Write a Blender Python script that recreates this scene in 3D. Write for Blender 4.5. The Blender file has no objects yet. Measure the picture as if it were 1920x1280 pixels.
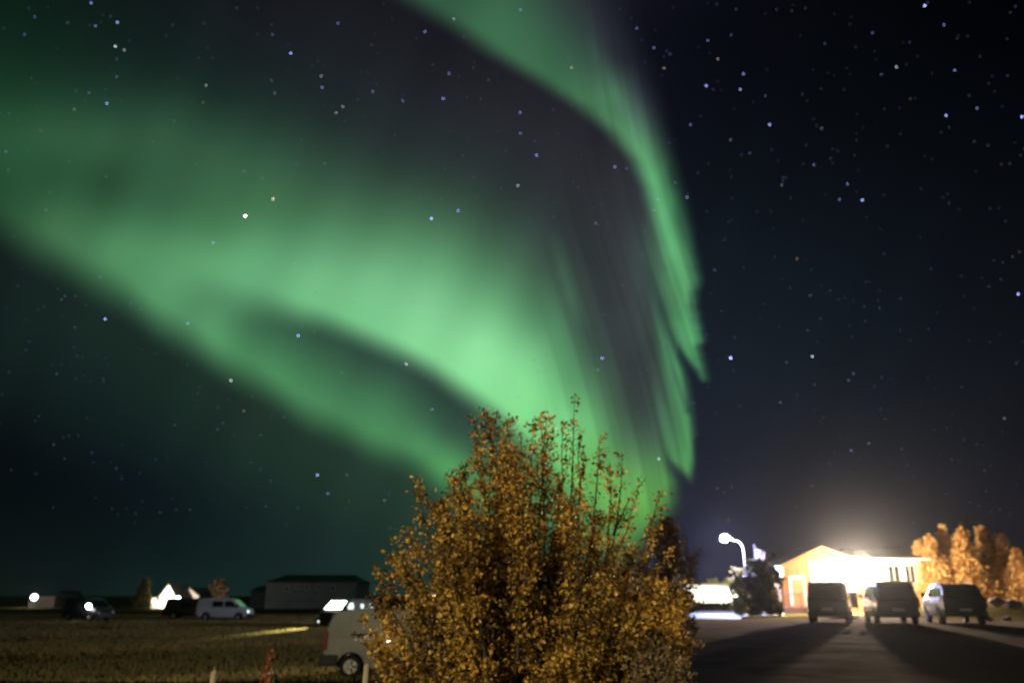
import bpy, bmesh, math, random
import numpy as np
from mathutils import Vector, Matrix
random.seed(7)
rs = np.random.RandomState(11)
R = math.radians
scene = bpy.context.scene
COL = scene.collection

# ------------------------------------------------------------------ camera
FPX = 960 / math.tan(R(32.5))            # focal length in photo pixels
PITCH = math.atan(476 / FPX)
CAMZ = 1.30
HAZE = 0.00004
cam_d = bpy.data.cameras.new('camera')
cam_d.sensor_width = 36.0
cam_d.lens = 18.0 / math.tan(R(32.5))
cam_d.clip_start = 0.1
cam_d.clip_end = 12000
cam_d.dof.use_dof = True
cam_d.dof.focus_distance = 2.8
cam_d.dof.aperture_fstop = 2.3
cam = bpy.data.objects.new('camera', cam_d)
cam.location = (0, 0, CAMZ)
cam.rotation_euler = (R(90) + PITCH, 0, 0)
COL.objects.link(cam)
scene.camera = cam

# ------------------------------------------------------------------ world, exposure
world = bpy.data.worlds.new('World')
scene.world = world
world.use_nodes = True
nt = world.node_tree
bg = nt.nodes['Background']
skyn = nt.nodes.new('ShaderNodeTexSky')
skyn.sky_type = 'NISHITA'
skyn.sun_disc = False
skyn.sun_elevation = R(-12)
skyn.sun_rotation = R(200)
nt.links.new(skyn.outputs[0], bg.inputs[0])
bg.inputs[1].default_value = 0.05
scene.view_settings.view_transform = 'Standard'
scene.view_settings.look = 'None'
scene.view_settings.exposure = 0
scene.view_settings.gamma = 1
scene.cycles.use_denoising = True
scene.cycles.sample_clamp_indirect = 4.0
scene.cycles.max_bounces = 6
scene.cycles.volume_bounces = 0
scene.cycles.transparent_max_bounces = 8


def lamp(name, kind, loc, power, color, size=0.1, target=None, cone=None, blend=0.5, parent=None):
    d = bpy.data.lights.new(name, kind)
    d.energy = power
    d.color = color
    if kind in ('POINT', 'SPOT'):
        d.shadow_soft_size = size
    o = bpy.data.objects.new(name, d)
    COL.objects.link(o)
    o.location = loc
    if kind == 'SPOT':
        d.spot_size = cone
        d.spot_blend = blend
        o.rotation_euler = (Vector(target) - Vector(loc)).to_track_quat('-Z', 'Y').to_euler()
    if parent:
        o.parent = parent
        o.location = Vector(loc) - parent.location
    return o


# yard lamp on the house the photographer stands beside (lights the shrub, the near van and the field)
lamp('yard_light', 'SPOT', (-7.0, -6.0, 6.5), 7000, (1.0, 0.84, 0.5), 0.3, (-4.5, 18, -1.0), R(70), 0.5)


# ------------------------------------------------------------------ pixel helpers (photo 1920x1280)
CP, SP = math.cos(PITCH), math.sin(PITCH)


def W(px, py, Y):
    u, v = px - 960, 640 - py
    ry = FPX * CP - v * SP
    rz = FPX * SP + v * CP
    t = Y / ry
    return Vector((u * t, Y, CAMZ + rz * t))


def smooth(a, b, x):
    t = min(1, max(0, (x - a) / (b - a)))
    return t * t * (3 - 2 * t)


def gh(x, y):
    """terrain: the car park lies at 0, the field on the left about a metre lower"""
    return -0.9 * (1 - smooth(-2.2, 1.2, x))


# ------------------------------------------------------------------ materials
MATS = {}


def mat(name, color, rough=0.6, metal=0.0, var=0.25, scale=6.0, bump=0.0, emit=None, estr=0.0, island=False, spec=0.5, coat=0.0, trans=0.0, color2=None):
    if name in MATS:
        return MATS[name]
    m = bpy.data.materials.new(name)
    m.use_nodes = True
    n, l = m.node_tree.nodes, m.node_tree.links
    p = n['Principled BSDF']
    p.inputs['Roughness'].default_value = rough
    p.inputs['Metallic'].default_value = metal
    p.inputs['Specular IOR Level'].default_value = spec
    p.inputs['Coat Weight'].default_value = coat
    c2 = color2 or tuple(c * (1 - var) for c in color)
    c1 = color if color2 else tuple(min(1, c * (1 + var)) for c in color)
    mix = n.new('ShaderNodeMix')
    mix.data_type = 'RGBA'
    mix.inputs[6].default_value = (*c1, 1)
    mix.inputs[7].default_value = (*c2, 1)
    tc = n.new('ShaderNodeTexCoord')
    nz = n.new('ShaderNodeTexNoise')
    nz.inputs['Scale'].default_value = scale
    nz.inputs['Detail'].default_value = 5
    l.new(tc.outputs['Object'], nz.inputs['Vector'])
    if island:
        g = n.new('ShaderNodeNewGeometry')
        l.new(g.outputs['Random Per Island'], mix.inputs[0])
    else:
        mr = n.new('ShaderNodeMapRange')
        mr.inputs[1].default_value = 0.3
        mr.inputs[2].default_value = 0.7
        l.new(nz.outputs[0], mr.inputs[0])
        l.new(mr.outputs[0], mix.inputs[0])
    l.new(mix.outputs[2], p.inputs['Base Color'])
    if bump:
        b = n.new('ShaderNodeBump')
        b.inputs['Strength'].default_value = bump
        b.inputs['Distance'].default_value = 0.03
        l.new(nz.outputs[0], b.inputs['Height'])
        l.new(b.outputs[0], p.inputs['Normal'])
    if emit:
        p.inputs['Emission Color'].default_value = (*emit, 1)
        p.inputs['Emission Strength'].default_value = estr
    if trans:
        tr = n.new('ShaderNodeBsdfTranslucent')
        l.new(mix.outputs[2], tr.inputs['Color'])
        ms = n.new('ShaderNodeMixShader')
        ms.inputs[0].default_value = trans
        l.new(p.outputs[0], ms.inputs[1])
        l.new(tr.outputs[0], ms.inputs[2])
        l.new(ms.outputs[0], n['Material Output'].inputs['Surface'])
    MATS[name] = m
    return m


# ------------------------------------------------------------------ object helpers
def tag(o, label=None, cat=None, group=None, kind=None):
    if label: o['label'] = label
    if cat: o['category'] = cat
    if group: o['group'] = group
    if kind: o['kind'] = kind
    return o


def thing(name, loc, label, cat, group=None, rz=0.0):
    o = bpy.data.objects.new(name, None)
    COL.objects.link(o)
    o.location = loc
    o.rotation_euler = (0, 0, rz)
    return tag(o, label, cat, group)


def mesh_obj(name, bm, m, parent=None, smooth_=False, bevel=0.0, seg=2):
    me = bpy.data.meshes.new(name)
    bmesh.ops.recalc_face_normals(bm, faces=bm.faces[:])
    bm.to_mesh(me)
    bm.free()
    if smooth_:
        for p in me.polygons: p.use_smooth = True
    me.materials.append(m)
    o = bpy.data.objects.new(name, me)
    COL.objects.link(o)
    if parent: o.parent = parent
    if bevel:
        b = o.modifiers.new('bevel', 'BEVEL')
        b.width = bevel
        b.segments = seg
        b.limit_method = 'ANGLE'
        b.angle_limit = R(25)
    return o


def np_obj(name, verts, faces, m, parent=None, smooth_=False):
    me = bpy.data.meshes.new(name)
    me.from_pydata([tuple(v) for v in verts], [], faces)
    me.materials.append(m)
    if smooth_:
        for p in me.polygons: p.use_smooth = True
    o = bpy.data.objects.new(name, me)
    COL.objects.link(o)
    if parent: o.parent = parent
    return o


def box(bm, x0, x1, y0, y1, z0, z1):
    v = [bm.verts.new(p) for p in ((x0, y0, z0), (x1, y0, z0), (x1, y1, z0), (x0, y1, z0), (x0, y0, z1), (x1, y0, z1), (x1, y1, z1), (x0, y1, z1))]
    for f in ((0, 1, 2, 3), (4, 5, 6, 7), (0, 1, 5, 4), (1, 2, 6, 5), (2, 3, 7, 6), (3, 0, 4, 7)):
        bm.faces.new([v[i] for i in f])


def boxes(name, lst, m, parent=None, bevel=0.0):
    bm = bmesh.new()
    for b in lst: box(bm, *b)
    return mesh_obj(name, bm, m, parent, bevel=bevel)


def prism(bm, pts, axis_fn0, axis_fn1):
    """pts 2-D polygon; axis_fn map a 2-D point to 3-D for near and far cap"""
    a = [bm.verts.new(axis_fn0(*p)) for p in pts]
    b = [bm.verts.new(axis_fn1(*p)) for p in pts]
    bm.faces.new(a)
    bm.faces.new(b[::-1])
    n = len(pts)
    for i in range(n):
        bm.faces.new((a[i], a[(i + 1) % n], b[(i + 1) % n], b[i]))


def tube(bm, pts, radii, sides=8):
    rings = []
    pts = [Vector(p) for p in pts]
    up = Vector((0, 0, 1))
    for i, p in enumerate(pts):
        d = (pts[min(i + 1, len(pts) - 1)] - pts[max(i - 1, 0)]).normalized()
        a = d.cross(up)
        if a.length < 0.05: a = d.cross(Vector((1, 0, 0)))
        a.normalize()
        b = d.cross(a)
        rings.append([bm.verts.new(p + (a * math.cos(t) + b * math.sin(t)) * radii[i]) for t in [2 * math.pi * k / sides for k in range(sides)]])
    for r0, r1 in zip(rings, rings[1:]):
        for k in range(sides):
            bm.faces.new((r0[k], r0[(k + 1) % sides], r1[(k + 1) % sides], r1[k]))
    bm.faces.new(rings[0])
    bm.faces.new(rings[-1][::-1])


def lathe(bm, prof, center, axis='y', sides=24):
    """prof: list of (radius, offset along axis)"""
    rings = []
    cx, cy, cz = center
    for r, h in prof:
        ring = []
        for k in range(sides):
            t = 2 * math.pi * k / sides
            c, s = r * math.cos(t), r * math.sin(t)
            ring.append(bm.verts.new((cx + c, cy + h, cz + s) if axis == 'y' else (cx + c, cy + s, cz + h)))
        rings.append(ring)
    for r0, r1 in zip(rings, rings[1:]):
        for k in range(sides):
            bm.faces.new((r0[k], r0[(k + 1) % sides], r1[(k + 1) % sides], r1[k]))
    bm.faces.new(rings[0])
    bm.faces.new(rings[-1][::-1])


# ------------------------------------------------------------------ the sky dome with the aurora
def s2l(c):
    c = np.clip(np.asarray(c, float) / 255.0, 0, 1)
    return np.where(c <= 0.04045, c / 12.92, ((c + 0.055) / 1.055) ** 2.4)


class Field:
    """smooth interpolation of sky colours between points of the sky"""
    def __init__(self, s, c):
        a = np.array(s, float)
        self.p = a[:, :2]
        self.c = c
        v = a[:, 2:]
        self.m = v.mean(0)
        d = np.sqrt(((self.p[:, None] - self.p[None]) ** 2).sum(2) + c * c)
        self.w = np.linalg.solve(d + np.eye(len(a)) * -6, v - self.m)
        self.lo, self.hi = v.min(0), v.max(0)
        self.b0, self.b1 = self.p.min(0) - 30, self.p.max(0) + 30

    def __call__(self, P):
        P = np.clip(P, self.b0, self.b1)
        out = np.empty((len(P), 3))
        for i in range(0, len(P), 20000):
            q = P[i:i + 20000]
            d = np.sqrt(((q[:, None] - self.p[None]) ** 2).sum(2) + self.c ** 2)
            out[i:i + 20000] = d @ self.w + self.m
        return np.clip(out, self.lo, self.hi)


V_ = [(-150, 0, 10, 34, 25), (-150, 250, 34, 86, 52), (0, 0, 12, 38, 28), (0, 120, 20, 54, 36), (0, 200, 34, 84, 52), (0, 250, 46, 102, 63), (0, 330, 38, 92, 56), (0, 400, 45, 98, 60),
      (100, 50, 15, 42, 32), (100, 160, 26, 64, 44), (100, 250, 52, 108, 70), (100, 330, 42, 94, 60), (100, 420, 70, 130, 82),
      (200, 0, 16, 32, 28), (200, 100, 20, 42, 36), (200, 200, 36, 76, 54), (200, 265, 56, 110, 73), (200, 345, 42, 90, 58), (200, 400, 60, 118, 76), (200, 470, 88, 165, 105), (200, 520, 78, 152, 95),
      (300, 50, 19, 34, 34), (300, 150, 26, 52, 43), (300, 240, 50, 95, 66), (300, 330, 54, 106, 72), (300, 400, 62, 122, 79), (300, 460, 88, 165, 106), (300, 540, 98, 182, 118),
      (400, 0, 22, 28, 34), (400, 100, 25, 38, 39), (400, 180, 29, 54, 47), (400, 280, 54, 100, 70), (400, 360, 64, 122, 80), (400, 430, 78, 145, 92), (400, 500, 106, 192, 126), (400, 560, 88, 165, 108),
      (500, 0, 24, 26, 34), (500, 100, 27, 34, 39), (500, 220, 36, 62, 52), (500, 320, 58, 106, 74), (500, 400, 74, 136, 88), (500, 480, 103, 188, 126), (500, 550, 108, 195, 130),
      (600, 50, 28, 31, 39), (600, 200, 33, 46, 47), (600, 300, 50, 82, 65), (600, 380, 66, 116, 80), (600, 460, 95, 170, 115), (600, 520, 118, 203, 138), (600, 570, 116, 208, 136),
      (700, 20, 27, 28, 36), (700, 150, 33, 37, 44), (700, 280, 42, 58, 55), (700, 350, 54, 88, 68), (700, 430, 80, 140, 95), (700, 520, 122, 208, 143), (700, 610, 124, 218, 144),
      (800, 110, 29, 30, 38), (800, 220, 36, 41, 47), (800, 320, 46, 64, 59), (800, 400, 66, 108, 78), (800, 480, 95, 165, 112), (800, 560, 128, 213, 148), (800, 650, 134, 228, 151),
      (900, 200, 37, 38, 46), (900, 300, 42, 50, 53), (900, 400, 56, 84, 68), (900, 480, 76, 130, 90), (900, 560, 108, 188, 126), (900, 640, 143, 236, 157), (900, 710, 138, 238, 153),
      (1000, 230, 40, 40, 49), (1000, 350, 44, 50, 55), (1000, 450, 58, 80, 71), (1000, 540, 72, 116, 84), (1000, 600, 88, 155, 105), (1000, 660, 123, 212, 139), (1000, 740, 134, 238, 145), (1000, 850, 120, 215, 120),
      (1060, 350, 45, 47, 54), (1060, 450, 52, 60, 62), (1060, 560, 64, 92, 75), (1060, 650, 80, 138, 95), (1060, 720, 100, 183, 115), (1060, 790, 120, 218, 130),
      (1120, 300, 42, 42, 51), (1120, 400, 48, 50, 57), (1120, 480, 50, 54, 59), (1120, 560, 55, 62, 64), (1120, 650, 60, 80, 73), (1120, 730, 78, 130, 88), (1120, 800, 100, 185, 105), (1120, 880, 113, 202, 92),
      (1180, 340, 46, 47, 55), (1180, 440, 56, 60, 67), (1180, 550, 56, 60, 66), (1180, 680, 58, 62, 66), (1180, 760, 60, 74, 70), (1180, 820, 72, 110, 78), (1180, 880, 96, 162, 85), (1180, 950, 105, 190, 78),
      (1225, 500, 62, 84, 76), (1225, 620, 60, 76, 72), (1225, 740, 60, 74, 70), (1235, 830, 68, 105, 76), (1240, 880, 84, 150, 78), (1240, 930, 92, 170, 72), (1190, 1030, 70, 120, 60), (1100, 1030, 80, 140, 70)]
W_ = [(380, 600, 95, 175, 115), (440, 650, 82, 165, 102), (470, 600, 68, 130, 88), (520, 690, 76, 155, 96), (540, 620, 56, 104, 76), (600, 630, 50, 90, 70), (600, 680, 62, 122, 82), (600, 750, 76, 152, 94), (680, 680, 52, 90, 70),
      (700, 740, 66, 130, 86), (700, 800, 74, 150, 90), (780, 700, 46, 74, 64), (780, 770, 62, 115, 80), (790, 835, 82, 165, 98), (840, 740, 44, 70, 62), (840, 810, 52, 90, 70), (850, 870, 84, 172, 94), (900, 780, 48, 78, 64), (900, 850, 56, 100, 72), (960, 900, 70, 140, 80), (330, 590, 84, 160, 105), (240, 540, 76, 150, 92), (780, 880, 62, 125, 78)]
U_ = [(-100, 500, 16, 30, 30), (0, 520, 21, 36, 35), (0, 640, 20, 38, 36), (0, 760, 14, 26, 29), (0, 860, 8, 16, 21), (0, 980, 9, 20, 22), (0, 1090, 15, 28, 24), (150, 620, 25, 46, 41), (150, 760, 18, 36, 36), (150, 900, 10, 20, 26),
      (300, 700, 26, 48, 42), (300, 800, 22, 44, 40), (300, 900, 14, 27, 33), (300, 1000, 13, 28, 32), (300, 1090, 17, 38, 36), (450, 780, 31, 52, 45), (450, 870, 28, 52, 44), (450, 960, 18, 36, 38), (450, 1080, 19, 42, 39),
      (600, 850, 34, 58, 48), (600, 930, 31, 56, 47), (600, 1010, 24, 44, 43), (600, 1090, 24, 46, 43), (750, 950, 36, 62, 50), (750, 1050, 30, 54, 46), (900, 1000, 38, 70, 50), (1000, 1060, 34, 62, 46), (1200, 1060, 34, 50, 42)]
R_ = [(1150, 0, 22, 20, 32), (1250, 60, 12, 13, 22), (1400, 100, 8, 10, 16), (1650, 50, 4, 6, 9), (1920, 0, 2, 2, 4), (1300, 250, 12, 15, 23), (1550, 300, 10, 14, 19), (1920, 300, 6, 9, 13), (1350, 480, 18, 25, 33), (1650, 500, 14, 20, 27),
      (1920, 550, 12, 15, 20), (1350, 700, 24, 31, 42), (1650, 750, 20, 26, 34), (1920, 800, 19, 21, 28), (1330, 850, 28, 32, 46), (1330, 980, 32, 33, 48), (1500, 920, 30, 31, 40), (1650, 980, 34, 31, 37), (1920, 980, 28, 24, 32), (1300, 1090, 24, 24, 52), (1600, 1090, 34, 30, 34), (1920, 1100, 28, 24, 26)]
C_ = [(790, 0, 50, 92, 68), (870, 20, 54, 102, 72), (950, 50, 60, 116, 80), (960, 0, 56, 104, 74), (1000, 110, 60, 114, 78), (1050, 10, 50, 70, 66), (1070, 80, 52, 88, 70), (1100, 20, 48, 56, 62), (1130, 60, 46, 50, 60), (1160, 110, 42, 46, 56), (1060, 160, 62, 118, 80), (1110, 130, 58, 90, 74), (1120, 210, 70, 128, 86),
      (1150, 180, 74, 130, 92), (1190, 180, 64, 80, 82), (1180, 250, 86, 152, 102), (1215, 240, 70, 102, 88), (1205, 290, 88, 166, 106), (1235, 290, 66, 116, 82), (1225, 340, 95, 186, 118), (1255, 340, 54, 112, 74), (1240, 400, 94, 190, 120), (1277, 400, 52, 112, 72), (1260, 470, 94, 188, 116), (1292, 470, 78, 155, 98),
      (1275, 560, 86, 166, 105), (1250, 540, 82, 150, 100), (1240, 580, 60, 96, 78), (1270, 610, 78, 155, 98), (1295, 630, 84, 175, 108), (1308, 690, 74, 160, 95), (1245, 640, 66, 112, 82), (1262, 680, 72, 138, 90), (1240, 740, 62, 90, 76), (1270, 740, 80, 155, 96), (1280, 800, 78, 152, 92), (1255, 800, 68, 122, 82), (1285, 860, 86, 172, 92), (1262, 860, 74, 140, 82), (1275, 890, 82, 160, 82), (1245, 900, 84, 150, 78), (1240, 950, 86, 160, 66)]


def sstep(a, b, x):
    t = np.clip((x - a) / (b - a), 0, 1)
    return t * t * (3 - 2 * t)


def seg_dist(P, line):
    best = np.full(len(P), 1e9)
    tt = np.zeros(len(P))
    n = len(line) - 1
    for i in range(n):
        a, b = np.array(line[i], float), np.array(line[i + 1], float)
        ab = b - a
        t = np.clip(((P - a) @ ab) / (ab @ ab), 0, 1)
        d = np.sqrt(((P - (a + t[:, None] * ab)) ** 2).sum(1))
        k = d < best
        best[k] = d[k]
        tt[k] = (i + t[k]) / n
    return best, tt


def aurora(P):
    x, y = P[:, 0], P[:, 1]
    vf, wf, uf, rf, cf = Field(V_, 35), Field(W_, 25), Field(U_, 60), Field(R_, 90), Field(C_, 14)
    wob = 5 * np.sin(x * 0.021 + 1) + 4 * np.sin(x * 0.047)
    e1x = [-400, 0, 70, 140, 234, 328, 398, 469, 562, 656, 730, 800, 900, 1100, 1300]
    e1y = [230, 425, 470, 512, 565, 622, 672, 714, 768, 814, 854, 895, 950, 1045, 1100]
    e1 = np.interp(x, e1x, e1y) + wob * 0.7
    e2x = [-400, 300, 407, 515, 601, 687, 751, 816, 880, 944, 1010, 1100, 1200]
    e2y = [600, 560, 566, 580, 600, 635, 665, 699, 742, 790, 860, 960, 1060]
    e2 = np.interp(x, e2x, e2y) + wob * 0.3
    w2 = np.interp(x, [300, 450, 600, 760, 950], [70, 48, 36, 34, 42])
    v, w, u, r, c = vf(P), wf(P), uf(P), rf(P) + np.array([-1, 0, 3.0]), cf(P)
    k2 = sstep(-1, 1, (y - e2) / w2)[:, None] * sstep(330, 430, x)[:, None]
    col = v * (1 - k2) + w * k2
    k1 = sstep(-1, 1, (y - e1) / np.interp(x, [0, 500, 800], [62, 50, 42]))[:, None]
    col = col * (1 - k1) + u * k1
    # the tall folded curtain on the right
    e4 = np.interp(y, [-300, -60, 0, 60, 100, 150, 200, 250, 300, 350, 400, 450, 500, 550, 600, 700, 800, 850, 900], [380, 650, 768, 868, 925, 1010, 1088, 1150, 1190, 1211, 1224, 1236, 1243, 1238, 1232, 1236, 1243, 1246, 1240])
    w4 = np.interp(y, [0, 150, 300, 450, 600, 900], [55, 42, 24, 20, 22, 26])
    k4 = sstep(-1, 1, (x - e4) / w4)[:, None] * (1 - sstep(880, 960, y))[:, None]
    col = col * (1 - k4) + c * k4
    e3y = [-300, 0, 100, 200, 300, 400, 500, 527, 548, 572, 620, 638, 652, 690, 714, 724, 760, 812, 860, 893, 905, 940, 957, 990, 1030, 1100]
    e3x = [960, 1140, 1185, 1222, 1257, 1284, 1303, 1309, 1302, 1300, 1311, 1315, 1308, 1318, 1322, 1284, 1292, 1297, 1299, 1296, 1266, 1261, 1252, 1236, 1205, 1180]
    e3 = np.interp(y, e3y, e3x)
    ts = np.interp(y, [0, 330, 372, 410, 440, 468, 500, 527, 545, 572, 596, 620, 645, 668, 690, 712, 735, 760, 785, 812, 838, 860, 880, 893, 930, 957], np.arange(26))
    fr = ts - np.floor(ts)
    amp = np.interp(y, [250, 420, 560, 700, 900, 960], [0, .5, 1.2, 1.2, 1.2, .5])
    e3 = e3 + amp * (sstep(0, .82, fr) * (1 - sstep(.84, 1, fr)) - .5)
    w3 = np.interp(y, [0, 100, 200, 300, 450, 700, 900, 960, 1030], [66, 52, 38, 26, 20, 16, 20, 34, 55])
    # three overlapping folds, each ending in a pointed foot
    e3b = np.interp(y, [520, 560, 613, 650, 690, 760, 812, 860, 893, 1100], [1309, 1300, 1256, 1270, 1281, 1292, 1297, 1299, 1296, 1290])
    e3b = np.where(y < 560, e3, e3b)
    e3c = np.interp(y, [800, 840, 865, 900, 940, 957, 990, 1030, 1100], [1290, 1245, 1256, 1265, 1261, 1252, 1236, 1205, 1180])
    e3c = np.where(y < 820, e3b, e3c)
    i1 = sstep(-1, 1, (e3 - x) / w3) * sstep(-1, 1, (638 + (x - 1262) * 1.36 - y) / 16)
    i2 = sstep(-1, 1, (e3b - x) / 10) * sstep(-1, 1, (860 + (x - 1250) * 0.85 - y) / 16)
    i3 = sstep(-1, 1, (e3c - x) / w3)
    ins = np.where(y < 560, sstep(-1, 1, (e3 - x) / w3), np.maximum(np.maximum(i1, i2 * (y > 600)), i3))
    ins = np.where((y >= 560) & (y < 660) & (x < 1270), 1, ins)
    ins = np.where((y >= 820) & (y < 880) & (x < 1250), 1, ins)
    k3 = 1 - ins[:, None]
    col = col * (1 - k3) + r * k3
    # dark folds and faint rays, each drawn along its own field line
    for line, wd, amt, tgt in (([(1300, 700), (1278, 672), (1250, 613), (1226, 548), (1204, 495)], (10, 9), (0.62, 0.1), r),
                               ([(1276, 898), (1252, 868), (1238, 820), (1232, 770)], (10, 8), (0.5, 0.0), r * 0.5 + u * 0.5),
                               ([(1290, 770), (1278, 735), (1262, 690), (1250, 650)], (7, 5), (0.45, 0.1), r)):
        d, t = seg_dist(P, line)
        wl = wd[0] + (wd[1] - wd[0]) * t
        k = np.exp(-(d / wl) ** 2) * (amt[0] + (amt[1] - amt[0]) * t)
        k = k[:, None]
        col = col * (1 - k) + tgt * k
    for line, wl, add in (([(1035, 420), (1062, 520), (1095, 620)], 14, (8, 22, 12)), ([(1010, 500), (1050, 620), (1085, 720)], 20, (5, 16, 8)), ([(1205, 400), (1222, 480), (1240, 560)], 10, (5, 16, 8)),
                          ([(1100, 60), (1150, 160), (1200, 270), (1240, 380)], 12, (8, 12, 12)), ([(1215, 520), (1232, 600), (1250, 680), (1262, 760)], 7, (6, 22, 10)), ([(1225, 700), (1240, 780), (1255, 840)], 8, (5, 18, 8)),
                          ([(1150, 380), (1190, 520), (1215, 640)], 16, (7, 6, 8)), ([(1262, 380), (1290, 480)], 6, (-8, -25, -10)), ([(1288, 510), (1296, 570), (1304, 620)], 6, (-8, -26, -12)), ([(1255, 300), (1272, 360)], 10, (-4, -10, -4))):
        d, t = seg_dist(P, line)
        k = np.exp(-(d / wl) ** 2) * np.sin(np.pi * np.clip(t, 0.0, 1.0)) * (x < e3)
        col = col + k[:, None] * np.array(add)
    # fine rays along the field lines
    sx = x - (0.34 * (y - 550) - 0.00022 * (y - 550) * np.abs(y - 550))
    ray = sum(a * np.sin(sx / w_ * 6.283 + ph) for w_, a, ph in ((61, .5, 1), (37, .45, 2.2), (23, .4, .4), (14.3, .35, 3), (9.1, .2, 5)))
    ra = 0.045 * sstep(960, 1120, x) * sstep(200, 480, y) + 0.05 * sstep(1180, 1240, x) * sstep(380, 520, y) + 0.035 * sstep(1050, 1150, x) * (1 - sstep(200, 380, y)) * 1.4
    col = col * (1 + (ray * ra * (x < e3 + 4) * (1 - sstep(930, 1010, y)))[:, None])
    # slow mottling
    q = 1 + 0.03 * np.sin(x * 0.011 + y * 0.019) * np.sin(x * 0.023 - y * 0.008 + 2) + 0.015 * np.sin(x * 0.05 + y * 0.02)
    g = col.mean(1, keepdims=True)
    col = g + (col - g) * 0.80
    col = col * np.array([.955, 1.0, .975]) * np.interp(x, [0, 450, 850, 1000], [.88, .92, .98, .98])[:, None]
    return np.clip(col * q[:, None], 0, 255)


def build_sky():
    az = np.concatenate([np.linspace(-180, -42, 24)[:-1], np.linspace(-42, 42, 521), np.linspace(42, 180, 24)[1:]])
    el = np.concatenate([np.linspace(-3, 0, 3)[:-1], np.linspace(0, 47, 330), np.linspace(47, 90, 14)[1:]])
    A, E = np.meshgrid(np.radians(az), np.radians(el))
    D = np.stack([np.sin(A) * np.cos(E), np.cos(A) * np.cos(E), np.sin(E)], 2).reshape(-1, 3)
    f = np.array([0, CP, SP]); up = np.array([0, -SP, CP])
    dz = D @ f
    front = dz > 0.35
    dzc = np.where(front, dz, 0.35)
    P = np.stack([960 + FPX * D[:, 0] / dzc, 640 - FPX * (D @ up) / dzc], 1)
    P = np.clip(P, [-160, -60], [2080, 1120])
    col = aurora(P)
    back = np.array([20, 34, 34.0])
    k = sstep(0.35, 0.6, dz)[:, None]
    lin = s2l(col) * k + s2l(back) * (1 - k)
    nA = len(az)
    Rr = 6000.0
    faces = []
    for i in range(len(el) - 1):
        for j in range(nA - 1):
            a = i * nA + j
            faces.append((a, a + 1, a + 1 + nA, a + nA))
    me = bpy.data.meshes.new('sky')
    me.from_pydata((D * Rr).tolist(), [], faces)
    at = me.color_attributes.new('glow', 'FLOAT_COLOR', 'POINT')
    buf = np.ones((len(D), 4), np.float32)
    buf[:, :3] = lin
    at.data.foreach_set('color', buf.ravel())
    for p in me.polygons: p.use_smooth = True
    m = bpy.data.materials.new('night_sky')
    m.use_nodes = True
    n, l = m.node_tree.nodes, m.node_tree.links
    n.remove(n['Principled BSDF'])
    e = n.new('ShaderNodeEmission')
    a = n.new('ShaderNodeAttribute')
    a.attribute_name = 'glow'
    l.new(a.outputs['Color'], e.inputs[0])
    l.new(e.outputs[0], n['Material Output'].inputs[0])
    m.cycles.emission_sampling = 'NONE'
    me.materials.append(m)
    o = bpy.data.objects.new('sky', me)
    COL.objects.link(o)
    tag(o, 'night sky with green northern lights', None, None, 'structure')


build_sky()


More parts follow.
